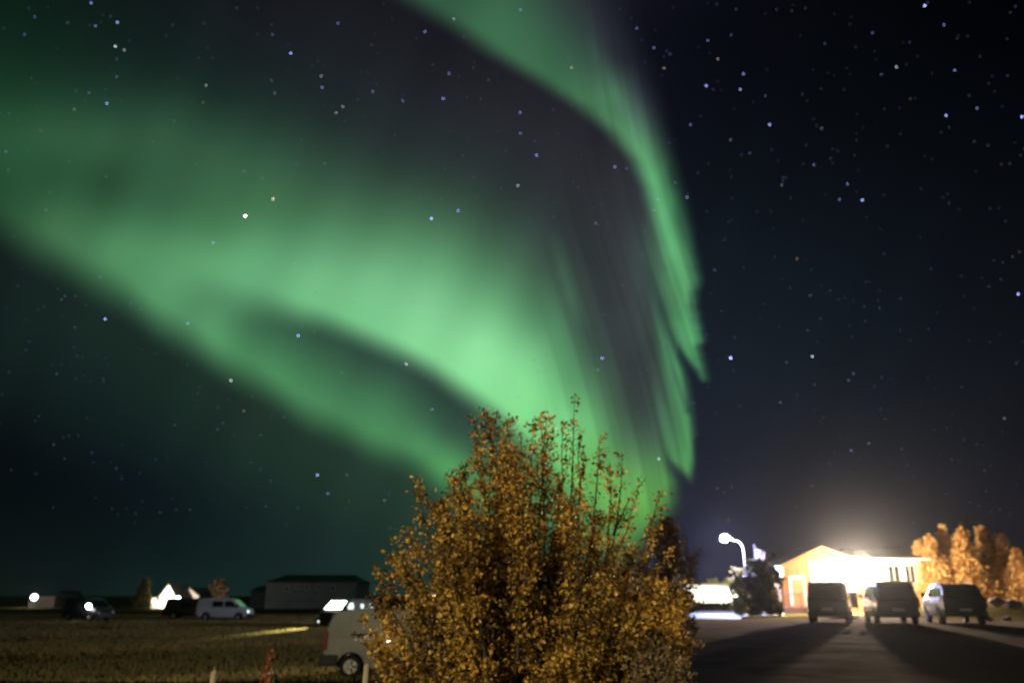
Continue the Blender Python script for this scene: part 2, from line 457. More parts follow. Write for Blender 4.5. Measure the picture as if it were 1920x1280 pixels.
def build_stars():
    S = [(171, 6, 3), (65, 32, 1), (179, 49, 2), (220, 42, 4), (46, 65, 1), (216, 87, 4), (233, 94, 2), (219, 144, 1), (200, 194, 4), (167, 174, 1), (139, 205, 1), (386, 160, 2), (511, 65, 1), (545, 100, 5), (634, 44, 2),
         (604, 164, 3), (602, 143, 2), (643, 200, 2), (630, 212, 2), (699, 172, 2), (515, 175, 1), (755, 189, 2), (457, 321, 1), (512, 373, 6), (460, 405, 14), (400, 455, 3), (552, 494, 1), (11, 284, 1), (1734, 11, 7),
         (1194, 53, 2), (1327, 76, 2), (1371, 66, 1), (1226, 90, 2), (1256, 101, 1), (1245, 128, 2), (1346, 111, 2), (1394, 139, 3), (1324, 161, 5), (1388, 168, 4), (1435, 180, 1), (1295, 234, 2), (1443, 234, 5), (1370, 262, 1),
         (1541, 241, 1), (1406, 287, 1), (1526, 309, 2), (1636, 62, 1), (1770, 47, 2), (1681, 126, 3), (1653, 140, 1), (1790, 132, 2), (1774, 217, 5), (1916, 219, 6), (1832, 203, 2), (1589, 345, 2), (1617, 375, 6), (1574, 374, 2),
         (1466, 347, 1), (1288, 370, 3), (1234, 374, 2), (1226, 394, 1), (1494, 485, 1), (1340, 506, 1), (1909, 551, 6), (1519, 554, 1), (1370, 671, 9), (1523, 668, 4), (1463, 754, 1), (1596, 844, 2), (1629, 831, 1), (1883, 784, 1),
         (1345, 915, 1), (1591, 713, 1), (851, 36, 2), (797, 60, 3), (842, 138, 2), (831, 185, 4), (975, 211, 3), (976, 250, 2), (1006, 291, 4), (971, 348, 3), (809, 410, 7), (859, 395, 4), (1153, 313, 3), (1175, 316, 1),
         (1072, 127, 3), (976, 19, 2), (1117, 418, 1), (1266, 342, 1), (1129, 671, 5), (1121, 693, 1), (1235, 860, 4), (559, 629, 6), (762, 682, 4), (197, 598, 5), (433, 713, 4), (595, 890, 5), (352, 606, 3), (615, 925, 2),
         (721, 938, 1), (457, 770, 1), (810, 767, 2), (1600, 700, 1)]
    for i in range(900):
        S.append((rs.uniform(-60, 1980), rs.uniform(-40, 1000), rs.choice([0.25, 0.4, 0.6, 0.9], p=[.5, .3, .15, .05]) * 0.62))
    verts, faces, cols = [], [], []
    for px, py, b in S:
        p = W(px, py, 5000)
        d = (p - cam.location)
        p = cam.location + d.normalized() * 5200
        dist = 5200
        r = (1.0 + .07 * b) / FPX * dist
        warm = rs.rand()
        c = (0.42, 0.50, 1.2) if warm < 0.7 else ((0.85, 0.88, 1.0) if warm < 0.9 else (0.9, 0.68, 0.55))
        if b > 9: c = (1, 1, .95)
        cols.append([ci * b * 0.8 for ci in c])
        k = len(verts)
        for ax in ((r, 0, 0), (-r, 0, 0), (0, r, 0), (0, -r, 0), (0, 0, r), (0, 0, -r)):
            verts.append(p + Vector(ax))
        for f in ((0, 2, 4), (2, 1, 4), (1, 3, 4), (3, 0, 4), (2, 0, 5), (1, 2, 5), (3, 1, 5), (0, 3, 5)):
            faces.append([k + q for q in f])
    m = bpy.data.materials.new('starlight')
    m.use_nodes = True
    n, l = m.node_tree.nodes, m.node_tree.links
    n.remove(n['Principled BSDF'])
    e = n.new('ShaderNodeEmission')
    a = n.new('ShaderNodeAttribute')
    a.attribute_name = 'glow'
    l.new(a.outputs['Color'], e.inputs[0])
    l.new(e.outputs[0], n['Material Output'].inputs[0])
    m.cycles.emission_sampling = 'NONE'
    o = np_obj('stars', verts, faces, m)
    at = o.data.color_attributes.new('glow', 'FLOAT_COLOR', 'POINT')
    buf = np.ones((len(verts), 4), np.float32)
    buf[:, :3] = np.repeat(np.array(cols), 6, 0)
    at.data.foreach_set('color', buf.ravel())
    tag(o, 'blue white stars scattered over the night sky', 'stars', None, 'stuff')


build_stars()

# ------------------------------------------------------------------ ground
M_grass = mat('dry_grass', (0.15, 0.115, 0.042), 0.95, 0, scale=0.35, bump=0.0, color2=(0.10, 0.08, 0.03), spec=0.0)
# give the field fine tufts over the large patches
_n, _l = M_grass.node_tree.nodes, M_grass.node_tree.links
_tc = _n.new('ShaderNodeTexCoord'); _nz = _n.new('ShaderNodeTexNoise'); _nz.inputs['Scale'].default_value = 9; _nz.inputs['Detail'].default_value = 8
_l.new(_tc.outputs['Object'], _nz.inputs['Vector'])
_mx = _n.new('ShaderNodeMix'); _mx.data_type = 'RGBA'; _mx.blend_type = 'MULTIPLY'; _mx.inputs[0].default_value = 1
_rp = _n.new('ShaderNodeValToRGB'); _rp.color_ramp.elements[0].position = .35; _rp.color_ramp.elements[0].color = (.35, .35, .35, 1); _rp.color_ramp.elements[1].position = .65; _rp.color_ramp.elements[1].color = (1.5, 1.45, 1.3, 1)
_l.new(_nz.outputs[0], _rp.inputs[0])
_src = _n['Mix'].outputs[2]
_l.new(_src, _mx.inputs[6]); _l.new(_rp.outputs[0], _mx.inputs[7]); _l.new(_mx.outputs[2], _n['Principled BSDF'].inputs['Base Color'])
_b = _n.new('ShaderNodeBump'); _b.inputs['Strength'].default_value = .8; _b.inputs['Distance'].default_value = .08
_l.new(_nz.outputs[0], _b.inputs['Height']); _l.new(_b.outputs[0], _n['Principled BSDF'].inputs['Normal'])

M_asphalt = mat('gravel_asphalt', (0.10, 0.068, 0.052), 1.0, scale=2.2, bump=0.7, color2=(0.045, 0.032, 0.026), spec=0.035)
M_asphalt.node_tree.nodes['Principled BSDF'].inputs['Specular Tint'].default_value = (.9, .62, .46, 1)
_n, _l = M_asphalt.node_tree.nodes, M_asphalt.node_tree.links
_df = _n.new('ShaderNodeBsdfDiffuse'); _df.inputs['Color'].default_value = (.10, .068, .05, 1)
_tc = _n.new('ShaderNodeTexCoord'); _nz = _n.new('ShaderNodeTexNoise'); _nz.inputs['Scale'].default_value = .55; _nz.inputs['Detail'].default_value = 9; _nz.inputs['Roughness'].default_value = .72
_l.new(_tc.outputs['Object'], _nz.inputs['Vector'])
_mr = _n.new('ShaderNodeMapRange'); _mr.inputs[1].default_value = .35; _mr.inputs[2].default_value = .68; _mr.inputs[3].default_value = .02; _mr.inputs[4].default_value = .27
_l.new(_nz.outputs[0], _mr.inputs[0])
_ms = _n.new('ShaderNodeMixShader')
_l.new(_mr.outputs[0], _ms.inputs[0]); _l.new(_df.outputs[0], _ms.inputs[1]); _l.new(_n['Principled BSDF'].outputs[0], _ms.inputs[2])
_l.new(_ms.outputs[0], _n['Material Output'].inputs['Surface'])
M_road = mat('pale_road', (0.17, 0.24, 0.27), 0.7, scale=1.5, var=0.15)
M_shade = mat('shaded_ground', (0.018, 0.016, 0.010), 1.0, scale=3, var=0.4, bump=0.5, spec=0.05)  # shadow on the near ground, put into the base colour


def sheet(name, xs, ys, zf, m, lift=0.0):
    verts = [(x, y, zf(x, y) + lift) for y in ys for x in xs]
    n = len(xs)
    faces = [(j * n + i, j * n + i + 1, (j + 1) * n + i + 1, (j + 1) * n + i) for j in range(len(ys) - 1) for i in range(n - 1)]
    return np_obj(name, verts, faces, m, smooth_=True)


gx = sorted(set([-4000, -2000, -1000, -600, -400, -250] + [-160 + 8 * i for i in range(18)] + [-18 + 1.0 * i for i in range(16)] + [-2.4 + 0.3 * i for i in range(14)] + [2, 4, 8, 16, 30, 60, 120, 250, 500, 1000, 2000, 4000]))
gy = [-300, -60, -20, -8, 0, 3, 6, 9, 12, 15, 18, 21, 24, 28, 33, 40, 50, 60, 75, 90, 110, 140, 180, 240, 340, 500, 800, 1300, 2200, 4200]


def terrain(x, y):
    b = gh(x, y)
    if x < -3 and 10 < y < 150:
        b += 0.012 * math.sin(x * 0.7 + y * 0.23) * smooth(-3, -6, x) if x > -200 else 0
    return b


tag(sheet('ground', gx, gy, terrain, M_grass), None, None, None, 'structure')


def flat_poly(name, pts, z, m):
    bm = bmesh.new()
    bm.faces.new([bm.verts.new((x, y, z)) for x, y in pts])
    o = mesh_obj(name, bm, m)
    return tag(o, None, None, None, 'structure')


def arc(cx, cy, r, a0, a1, n=14):
    return [(cx + r * math.cos(R(a0 + (a1 - a0) * i / n)), cy + r * math.sin(R(a0 + (a1 - a0) * i / n))) for i in range(n + 1)]


flat_poly('car_park', [(1.3, -12), (60, -12), (60, 47)] + [(46, 52), (36, 58), (26, 60), (20, 54), (16, 48.5), (1.3, 48.5)], 0.006, M_asphalt)
# side road that crosses under the street lamp
rp = [W(1230, 1116 + 1.3 / 48 * 1657, 48)]
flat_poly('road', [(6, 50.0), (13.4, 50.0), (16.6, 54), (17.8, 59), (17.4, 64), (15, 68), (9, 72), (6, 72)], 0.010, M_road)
bm = bmesh.new()
kp = [(13.5, 49.8), (16.8, 53.8), (18.0, 59), (17.6, 64.2), (15.1, 68.2)]
for a, b in zip(kp, kp[1:]):
    d = (Vector((*b, 0)) - Vector((*a, 0))).normalized()
    nrm = Vector((-d.y, d.x, 0)) * 0.08
    q = [Vector((*a, 0)) - nrm, Vector((*b, 0)) - nrm, Vector((*b, 0)) + nrm, Vector((*a, 0)) + nrm]
    prism(bm, [(p.x, p.y) for p in q], lambda x, y: (x, y, -0.02), lambda x, y: (x, y, 0.13))
tag(mesh_obj('kerb', bm, mat('kerb_concrete', (0.3, 0.29, 0.27), 0.9)), None, None, None, 'structure')
# dark strip in front of the field, shadow put into its colour
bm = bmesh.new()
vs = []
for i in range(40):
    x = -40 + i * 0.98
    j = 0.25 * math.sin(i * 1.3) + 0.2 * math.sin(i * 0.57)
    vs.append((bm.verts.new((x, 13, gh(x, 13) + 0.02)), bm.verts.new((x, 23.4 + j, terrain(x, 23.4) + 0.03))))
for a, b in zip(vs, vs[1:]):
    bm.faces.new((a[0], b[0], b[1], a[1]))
tag(mesh_obj('shade_strip', bm, M_shade), None, None, None, 'structure')

# ------------------------------------------------------------------ vehicles
M_glass = mat('car_glass', (0.012, 0.014, 0.016), 0.06, var=0.1, spec=0.7)
M_tyre = mat('tyre_rubber', (0.018, 0.018, 0.018), 0.85)
M_rim = mat('wheel_alloy', (0.35, 0.35, 0.35), 0.4, 0.7)
M_trim = mat('black_plastic', (0.02, 0.02, 0.02), 0.6)
M_tail = mat('tail_lens', (0.25, 0.01, 0.01), 0.25, var=0.1)
M_head = mat('head_lens', (0.6, 0.62, 0.65), 0.1, var=0.05)
M_plate = mat('plate_white', (0.6, 0.6, 0.55), 0.5, var=0.05)
M_white = mat('white_paint', (0.62, 0.62, 0.6), 0.35, var=0.04, coat=0.5)
M_black = mat('black_paint', (0.02, 0.021, 0.023), 0.45, var=0.1, coat=0.1)
M_skytint = mat('sky_tinted_paint', (0.03, 0.042, 0.035), 0.35, var=0.1, coat=0.5)  # green cast of the reflected aurora is mixed into this paint colour
M_silver = mat('silver_paint', (0.45, 0.45, 0.46), 0.35, 0.3, var=0.05, coat=0.5)
M_chrome = mat('chrome', (0.7, 0.7, 0.7), 0.15, 1.0, var=0.02)

PROF = {
    'van': dict(L=4.9, Wd=1.9, H=1.97, belt=1.08, taper=0.12, wr=0.34, wx=(0.98, 3.98),
                top=[(0.05, .38), (0, .6), (.02, 1.08), (.08, 1.55), (.16, 1.84), (.34, 1.95), (1.7, 1.985), (3.0, 1.96), (3.4, 1.84), (3.85, 1.48), (4.15, 1.22), (4.55, 1.08), (4.8, .92), (4.9, .7), (4.88, .42), (4.78, .3)]),
    'small_van': dict(L=4.25, Wd=1.8, H=1.83, belt=1.05, taper=0.12, wr=0.31, wx=(0.78, 3.42),
                      top=[(0.05, .36), (0, .55), (.03, 1.05), (.12, 1.45), (.22, 1.68), (.4, 1.79), (1.4, 1.83), (2.35, 1.8), (2.8, 1.66), (3.25, 1.25), (3.5, 1.1), (3.95, .98), (4.18, .8), (4.25, .6), (4.2, .38), (4.1, .26)]),
    'suv': dict(L=4.8, Wd=1.92, H=1.86, belt=1.15, taper=0.2, wr=0.37, wx=(0.95, 3.85),
                top=[(0.06, .45), (0, .65), (.03, 1.1), (.16, 1.45), (.34, 1.7), (.6, 1.8), (1.6, 1.86), (2.6, 1.83), (3.0, 1.7), (3.55, 1.25), (3.75, 1.17), (4.4, 1.08), (4.7, .95), (4.8, .75), (4.78, .5), (4.65, .36)]),
    'estate': dict(L=4.6, Wd=1.78, H=1.48, belt=.92, taper=0.2, wr=0.31, wx=(0.85, 3.6),
                   top=[(0.05, .36), (0, .6), (.05, .92), (.3, 1.28), (.5, 1.42), (1.3, 1.48), (2.3, 1.46), (2.7, 1.36), (3.3, .98), (3.5, .92), (4.2, .8), (4.5, .66), (4.6, .5), (4.55, .32), (4.45, .24)]),
}


def vehicle(kind, name, loc, yaw, paint, label, cat, side_windows, rear_win=True, lit=None, mirrors=True, group=None, plate=True, head_lit=None):
    """local x forward from the rear bumper, y to the left, z up; yaw = heading of the nose"""
    S = PROF[kind]
    L, Wd, H, belt, tp, wr = S['L'], S['Wd'], S['H'], S['belt'], S['taper'], S['wr']
    t = thing(name, loc, label, cat, group, yaw)
    hw = Wd / 2

    def w(z):
        return hw * (1 - tp * max(0, z - belt) / (H - belt))
    pts = list(S['top'])
    zb = min(p[1] for p in pts)
    bottom = []
    for wx in sorted(S['wx'], reverse=True):
        r = wr + 0.07
        zc = wr
        n = 10
        bottom.append((wx + math.sqrt(max(0, r * r - (zb - zc) ** 2)) + 0.001, zb))
        a0 = math.atan2(zb - zc, math.sqrt(max(0, r * r - (zb - zc) ** 2)))
        for i in range(1, n):
            a = a0 + (math.pi - 2 * a0) * i / n
            bottom.append((wx + r * math.cos(a), zc + r * math.sin(a)))
        bottom.append((wx - math.sqrt(max(0, r * r - (zb - zc) ** 2)) - 0.001, zb))
    poly = pts + bottom
    bm = bmesh.new()
    prism(bm, poly, lambda x, z: (x, hw, z), lambda x, z: (x, -hw, z))
    for zc in (belt, belt + (H - belt) * .5, .62):
        bmesh.ops.bisect_plane(bm, geom=bm.verts[:] + bm.edges[:] + bm.faces[:], plane_co=(0, 0, zc), plane_no=(0, 0, 1))
    for v in bm.verts:
        k = w(v.co.z) / hw
        # plan-view rounding at the nose and tail
        e = min(v.co.x, L - v.co.x)
        k *= 1 - 0.07 * (1 - smooth(0, 0.7, e))
        if v.co.z < .5: k *= 0.975
        v.co.y *= k
    mesh_obj('body', bm, paint, t, bevel=0.06, seg=3, smooth_=True)

    def edge_x(z, rear):
        xs = [(p[1], p[0]) for p in pts]
        im = max(range(len(pts)), key=lambda i: pts[i][1])
        seq = pts[:im + 1] if rear else pts[im:][::-1]
        zs = [p[1] for p in seq]; xx = [p[0] for p in seq]
        return float(np.interp(z, zs, xx))
    gl = lit or M_glass
    for (x0, x1, x2, x3, z0, z1) in side_windows:      # bottom rear, bottom front, top front, top rear
        for s in (1, -1):
            bm = bmesh.new()
            P = [(x0, z0), (x1, z0), (x2, z1), (x3, z1)]
            prism(bm, P, lambda x, z: (x, s * (w(z) + 0.012), z), lambda x, z: (x, s * (w(z) - 0.02), z))
            mesh_obj('side_window', bm, gl, t, bevel=0.006)
    if rear_win:
        bm = bmesh.new()
        z0, z1 = belt + .06, H - .2
        P = [(-w(z0) * .82, z0), (w(z0) * .82, z0), (w(z1) * .8, z1), (-w(z1) * .8, z1)]
        prism(bm, P, lambda y, z: (edge_x(z, True) - 0.025, y, z), lambda y, z: (edge_x(z, True) + 0.03, y, z))
        mesh_obj('rear_window', bm, gl, t, bevel=0.008)
        # wiper and tailgate handle
        boxes('wiper', [(-0.065, -0.05, -.05, .38, z0 + .03, z0 + .05)], M_trim, t)
    # windscreen on the sloping part of the profile
    zlo = {'van': 1.26, 'small_van': 1.24, 'suv': 1.27, 'estate': 1.0}[kind]
    zhi = {'van': 1.82, 'small_van': 1.64, 'suv': 1.68, 'estate': 1.34}[kind]
    bm = bmesh.new()
    P = [(-w(zlo) * .86, zlo), (w(zlo) * .86, zlo), (w(zhi) * .84, zhi), (-w(zhi) * .84, zhi)]
    prism(bm, P, lambda y, z: (edge_x(z, False) + 0.03, y, z), lambda y, z: (edge_x(z, False) - 0.03, y, z))
    mesh_obj('windscreen', bm, gl, t, bevel=0.008)
    boxes('rear_bumper', [(-0.06, 0.14, -hw * .96, hw * .96, .36, .58)], M_trim, t, bevel=0.03)
    boxes('front_bumper', [(L - .14, L + .05, -hw * .94, hw * .94, .34, .56)], M_trim, t, bevel=0.03)
    for s in (1, -1):
        boxes('tail_light', [(-0.03, 0.1, s * hw * .93 - .07, s * hw * .93 + .02, .75, 1.25 if kind != 'estate' else .95)], M_tail, t, bevel=0.015)
        hl = boxes('headlight', [(L - .32, L - .015, s * hw * .78 - .14, s * hw * .78 + .14, .68, .88)], M_head if not (head_lit and s == head_lit[0]) else head_lit[1], t, bevel=0.03)
        if mirrors:
            mx = {'van': 3.85, 'small_van': 3.1, 'suv': 3.3, 'estate': 3.0}[kind]
            boxes('mirror', [(mx - .05, mx + .08, min(s * (hw + .02), s * (hw + .22)), max(s * (hw + .02), s * (hw + .22)), belt + .08, belt + .32 if kind != 'estate' else belt + .2)], M_trim, t, bevel=0.03)
        boxes('door_handle', [(2.35, 2.55, s * (hw + .012) - .015, s * (hw + .012) + .015, belt - .12, belt - .08)], M_trim, t)
    if plate:
        boxes('number_plate', [(-0.075, -0.058, -.26, .26, .62, .73)], M_plate, t)
    for wx in S['wx']:
        for s in (1, -1):
            bm = bmesh.new()
            yc = s * (hw - .115)
            lathe(bm, [(wr * .62, -.1), (wr * .94, -.105), (wr, -.07), (wr, .07), (wr * .94, .105), (wr * .62, .1)], (wx, yc, wr), 'y', 28)
            wo = mesh_obj('wheel', bm, M_tyre, t, smooth_=False)
            bm = bmesh.new()
            lathe(bm, [(wr * .6, -.03), (wr * .62, .0), (wr * .6, .03)], (wx, yc + s * .085, wr), 'y', 24)
            for k in range(5):
                a = 2 * math.pi * k / 5
                c, q = math.cos(a), math.sin(a)
                tube(bm, [(wx + c * .05, yc + s * .12, wr + q * .05), (wx + c * wr * .57, yc + s * .115, wr + q * wr * .57)], [.035, .025], 5)
            mesh_obj('rim', bm, M_rim, wo)
    return t


def tow(px, Y, z=None):
    p = W(px, 1116, Y)
    return Vector((p.x, Y, gh(p.x, Y) if z is None else z))


# near white van, half hidden by the shrub (nose to the right)
p = tow(622, 25)
v = vehicle('small_van', 'parked_van', p, R(3), mat('dusty_white_paint', (.36, .37, .35), .5, var=.08, coat=.2), 'white panel van on the grass half hidden behind the autumn shrub', 'van',
            [(2.45, 3.35, 2.95, 2.45, 1.12, 1.58)])
for s in (1, -1):
    boxes('door_rail', [(0.75, 2.3, s * .915 - .02, s * .915 + .02, 1.13, 1.17)], M_trim, v)
    boxes('bumper_corner', [(-.1, .42, min(s * .925, s * .5), max(s * .925, s * .5), .33, .62)], M_trim, v, bevel=.04)
# white van far left
p = tow(376, 79)
lens_on = mat('lens_lit', (.8, .8, .8), .2, emit=(.8, .9, 1), estr=3)
vehicle('van', 'parked_van', p, R(0), M_white, 'white van parked side-on in the field left of the dark barn', 'van',
        [(1.55, 2.5, 2.5, 1.55, 1.22, 1.72), (2.68, 3.8, 3.3, 2.68, 1.22, 1.72)], head_lit=(-1, lens_on))
# dark estate behind it and dark car with a lit lamp
p = tow(322, 83)
vehicle('van', 'parked_van', p + Vector((-.4, 0, 0)), R(8), M_black, 'black van parked behind the tail of the white field van', 'van',
        [(1.55, 2.5, 2.5, 1.55, 1.22, 1.72), (2.68, 3.8, 3.3, 2.68, 1.22, 1.72)])
p = tow(138, 78)
lens_bright = mat('lens_bright', (.8, .8, .8), .2, emit=(.95, 1, 1), estr=30)
cv = vehicle('van', 'parked_van', p, R(-28), M_black, 'dark van with one bright white headlight in the far left field', 'van',
             [(1.55, 2.5, 2.5, 1.55, 1.22, 1.72), (2.68, 3.8, 3.3, 2.68, 1.22, 1.72)])
bm = bmesh.new(); bmesh.ops.create_uvsphere(bm, u_segments=16, v_segments=10, radius=.21)
lm = mesh_obj('spotlight', bm, lens_bright, cv, smooth_=True); lm.location = (3.95, -1.12, 1.3)
# camper with lit windows
M_litwin = mat('lit_window', (.8, .8, .8), .3, emit=(1, 1, .86), estr=9)
p = tow(690, 66)
cvn = vehicle('van', 'camper_van', p, R(-118), M_black, 'dark camper van with glowing windows behind the near white van', 'camper',
              [(0.5, .8, .8, 0.5, 1.35, 1.6), (1.65, 1.95, 1.95, 1.65, 1.3, 1.6), (2.85, 3.6, 3.25, 2.85, 1.25, 1.68)], lit=M_litwin)
M_dimwin = mat('dim_lit_window', (.7, .8, .7), .3, emit=(.75, 1, .8), estr=1.3)
for ch in cvn.children:
    if ch.name.startswith('side_window'): ch.data.materials[0] = M_dimwin
# step light low on the camper throws a streak over the grass
bm = bmesh.new(); lathe(bm, [(.05, -.04), (.07, 0), (.05, .05)], (0, 0, 0), 'y', 12)
fl = mesh_obj('fog_lamp', bm, lens_on, cvn)
fl.location = (4.93, -.55, .42)
fx = p.x + 5.2 * math.cos(R(-118)) - .1
fy = p.y + 5.2 * math.sin(R(-118))
lamp('fog_beam', 'SPOT', (fx, fy, -.05), 30000, (1, .95, .6), .05, (fx - .6, fy - 6, -.9), R(13), .8)

# the three vehicles on the right, tails to the camera, lit from behind
p = tow(1549, 41.5)
yaw1 = R(90 - 21.5)
def rear_center(px, Y, yaw, Wd): return tow(px, Y)
vehicle('van', 'parked_van', tow(1548, 41.0), R(66), M_black, 'black van seen from behind, leftmost of the three at the lit building', 'van',
        [(1.55, 2.5, 2.5, 1.55, 1.22, 1.72), (2.68, 3.8, 3.3, 2.68, 1.22, 1.72)], group=None)
vehicle('van', 'parked_van', tow(1681, 39.6), R(75), M_skytint, 'dark van with green sky reflection in its paint colour, seen from behind in the middle, left side lit', 'van',
        [(0.35, 1.3, 1.3, 0.45, 1.22, 1.72), (1.55, 2.5, 2.5, 1.55, 1.22, 1.72), (2.68, 3.8, 3.3, 2.68, 1.22, 1.72)])
sv = vehicle('suv', 'parked_suv', tow(1806, 39.5), R(75), M_black, 'dark SUV with roof rails in front of the orange birches', 'SUV',
             [(0.45, 1.25, 1.25, .75, 1.24, 1.64), (1.4, 2.3, 2.3, 1.4, 1.24, 1.66), (2.4, 3.35, 2.9, 2.4, 1.24, 1.66)])
bm = bmesh.new()
for s in (1, -1):
    tube(bm, [(.55, s * .68, 1.84), (.7, s * .68, 1.93), (2.5, s * .68, 1.93), (2.7, s * .68, 1.84)], [.025] * 4, 6)
mesh_obj('roof_rail', bm, M_chrome, sv)

# ------------------------------------------------------------------ the lit building on the right
YB = 70.0
M_orange = mat('orange_cladding', (0.42, 0.17, 0.06), 0.8, scale=2, var=0.15)
M_cream = mat('cream_wall', (0.6, 0.48, 0.33), 0.8, scale=2, var=0.1)
M_roof = mat('grey_roof', (0.16, 0.14, 0.13), 0.7, var=0.15)
M_wtrim = mat('white_trim', (0.7, 0.68, 0.62), 0.6, var=0.05)
M_litw = mat('lit_pane', (.8, .8, .8), .3, emit=(1, .86, .62), estr=3)
M_litc = mat('lit_pane_cool', (.8, .8, .8), .3, emit=(.75, 1, .98), estr=5)
M_wood = mat('deck_wood', (0.35, 0.2, 0.11), 0.8, scale=4, var=0.2)
xl = W(1465, 1060, YB).x
xr = W(1618, 1060, YB).x
xp = W(1536, 1028, YB).x
ze = W(1465, 1062, YB).z
zp = W(1536, 1029, YB).z
B = thing('building', (xl, YB, 0), 'orange timber building with gable and floodlight beyond the parked vans', 'building')
wdt = xr - xl
pk = xp - xl
bm = bmesh.new()
prism(bm, [(0, 0), (wdt, 0), (wdt, ze), (pk, zp), (0, ze)], lambda x, z: (x, 0, z), lambda x, z: (x, 6, z))
mesh_obj('wall', bm, M_orange, B)
# roof slabs over the gable
bm = bmesh.new()
sl = (zp - ze) / pk
sr = (zp - ze) / (wdt - pk)
prism(bm, [(-.5, ze - .5 * sl + .02), (pk, zp + .02), (wdt + .5, ze - .5 * sr + .02), (wdt + .5, ze - .5 * sr + .2), (pk, zp + .22), (-.5, ze - .5 * sl + .2)], lambda x, z: (x, -.6, z), lambda x, z: (x, 6.4, z))
mesh_obj('roof', bm, M_roof, B)
bm = bmesh.new()
prism(bm, [(-.52, ze - .5 * sl - .06), (pk, zp - .06), (wdt + .52, ze - .5 * sr - .06), (wdt + .52, ze - .5 * sr + .22), (pk, zp + .24), (-.52, ze - .5 * sl + .22)], lambda x, z: (x, -.66, z), lambda x, z: (x, -.605, z))
mesh_obj('bargeboard', bm, M_orange, B)
# cladding battens
boxes('batten', [(i * .4 + .1, i * .4 + .15, -.03, -.002, 0.6, ze - .1 + min(i * .4 * sl, (wdt - i * .4 - .15) * sr) - .05) for i in range(int(wdt / .4))], M_orange, B)


def window(px0, px1, py0, py1, par, base, m, Y=YB, cool=False, name='window'):
    a, b = W(px0, py1, Y), W(px1, py0, Y)
    x0, x1, z0, z1 = a.x - base.x, b.x - base.x, a.z, b.z
    y = Y - base.y
    f = .09
    fr = boxes(name, [(x0 - f, x0, y - .08, y + .02, z0 - f, z1 + f), (x1, x1 + f, y - .08, y + .02, z0 - f, z1 + f), (x0, x1, y - .08, y + .02, z1, z1 + f), (x0, x1, y - .1, y + .02, z0 - f, z0),
                      ((x0 + x1) / 2 - .03, (x0 + x1) / 2 + .03, y - .07, y + .02, z0, z1)], M_wtrim, par)
    boxes('pane', [(x0, x1, y - .045, y - .01, z0, z1)], m, fr)
    return fr


window(1522, 1549, 1053, 1090, B, B.location, M_litw)
window(1560, 1576, 1056, 1092, B, B.location, M_litw)
window(1586, 1612, 1056, 1092, B, B.location, M_litw)
# entrance door with lit white surround
a, b = W(1481, 1116, YB), W(1503, 1062, YB)
x0, x1 = a.x - xl, b.x - xl
df = boxes('door', [(x0 + .2, x1, -.06, -.004, .55, 2.6)], M_orange, B)
boxes('door_frame', [(x0, x0 + .2, -.1, -.004, .5, 2.85), (x1, x1 + .1, -.1, -.004, .5, 2.85), (x0 + .2, x1, -.1, -.004, 2.6, 2.85)], M_wtrim, df)
boxes('door_handle', [(x1 - .2, x1 - .14, -.12, -.06, 1.5, 1.6)], M_chrome, df)
# long wing
Xw0 = xr
Xw1 = W(1726, 1050, YB + 1).x
Bw_z = W(1680, 1050, YB + 1).z
boxes('wing_wall', [(wdt + .003, Xw1 - xl, 1.0, 9, 0, Bw_z)], M_cream, B)
bm = bmesh.new()
prism(bm, [(.3, Bw_z), (.3, Bw_z + .15), (5, Bw_z + 1.15), (9.6, Bw_z + .1), (9.6, Bw_z - .02), (5, Bw_z + 1.0)], lambda y, z: (wdt + .51, y, z), lambda y, z: (Xw1 - xl + .5, y, z))
mesh_obj('wing_roof', bm, M_roof, B)
boxes('gutter', [(wdt + .52, Xw1 - xl + .5, .15, .295, Bw_z - .02, Bw_z + .14)], M_wtrim, B)
for q0, q1 in ((1632, 1650), (1668, 1684), (1700, 1712)):
    window(q0, q1, 1060, 1092, B, B.location, M_litw if q0 < 1665 else M_glass, Y=YB + 1)
# floodlight
fp = W(1605, 1051, YB - .7)
M_flood = mat('flood_lens', (1, 1, 1), .2, emit=(1, .93, .8), estr=260)
fz = boxes('floodlight', [(fp.x - xl - .28, fp.x - xl + .28, -.62, -.35, fp.z - .2, fp.z + .2), (fp.x - xl - .04, fp.x - xl + .04, -.35, 0, fp.z + .02, fp.z + .1)], M_trim, B, bevel=.02)
boxes('lens', [(fp.x - xl - .25, fp.x - xl + .25, -.66, -.625, fp.z - .17, fp.z + .17)], M_flood, fz)
lamp('flood_beam', 'SPOT', (fp.x, YB - .95, fp.z - .2), 150000, (1, .79, .56), .22, (fp.x + 5, 30, 0), R(136), .5)
lamp('birch_fill', 'POINT', (fp.x, YB - 3.2, fp.z - .1), 11000, (1, .8, .55), .25)  # added fill without a fitting, set forward of the wall to light the birches
# deck with railing
D0 = W(1458, 1135, YB - 3)
D1 = W(1506, 1135, YB - 3)
dk = thing('deck', (D0.x, YB - 3, 0), 'wooden entrance deck with railing at the gable corner', 'deck')
boxes('platform', [(0, 5.2, 0, 2.88, 0.28, .42)], M_wood, dk)
boxes('skirt', [(0.06, 5.1, .04, .08, 0, .275)], M_wood, dk)
boxes('handrail', [(0, 2.1, .02, .1, 1.42, 1.5), (0, .09, .11, 2.8, 1.42, 1.5)], M_wood, dk)
for x in (.045, .95, 1.95):
    boxes('post', [(x - .05, x + .05, .02, .1, .425, 1.415)], M_wood, dk)
for i in range(9):
    boxes('baluster', [(.2 + i * .2 - .018, .2 + i * .2 + .018, .04, .08, .425, 1.415)] if i not in (4,) else [(.99, 1.03, .04, .08, .425, 1.415)], M_wood, dk)
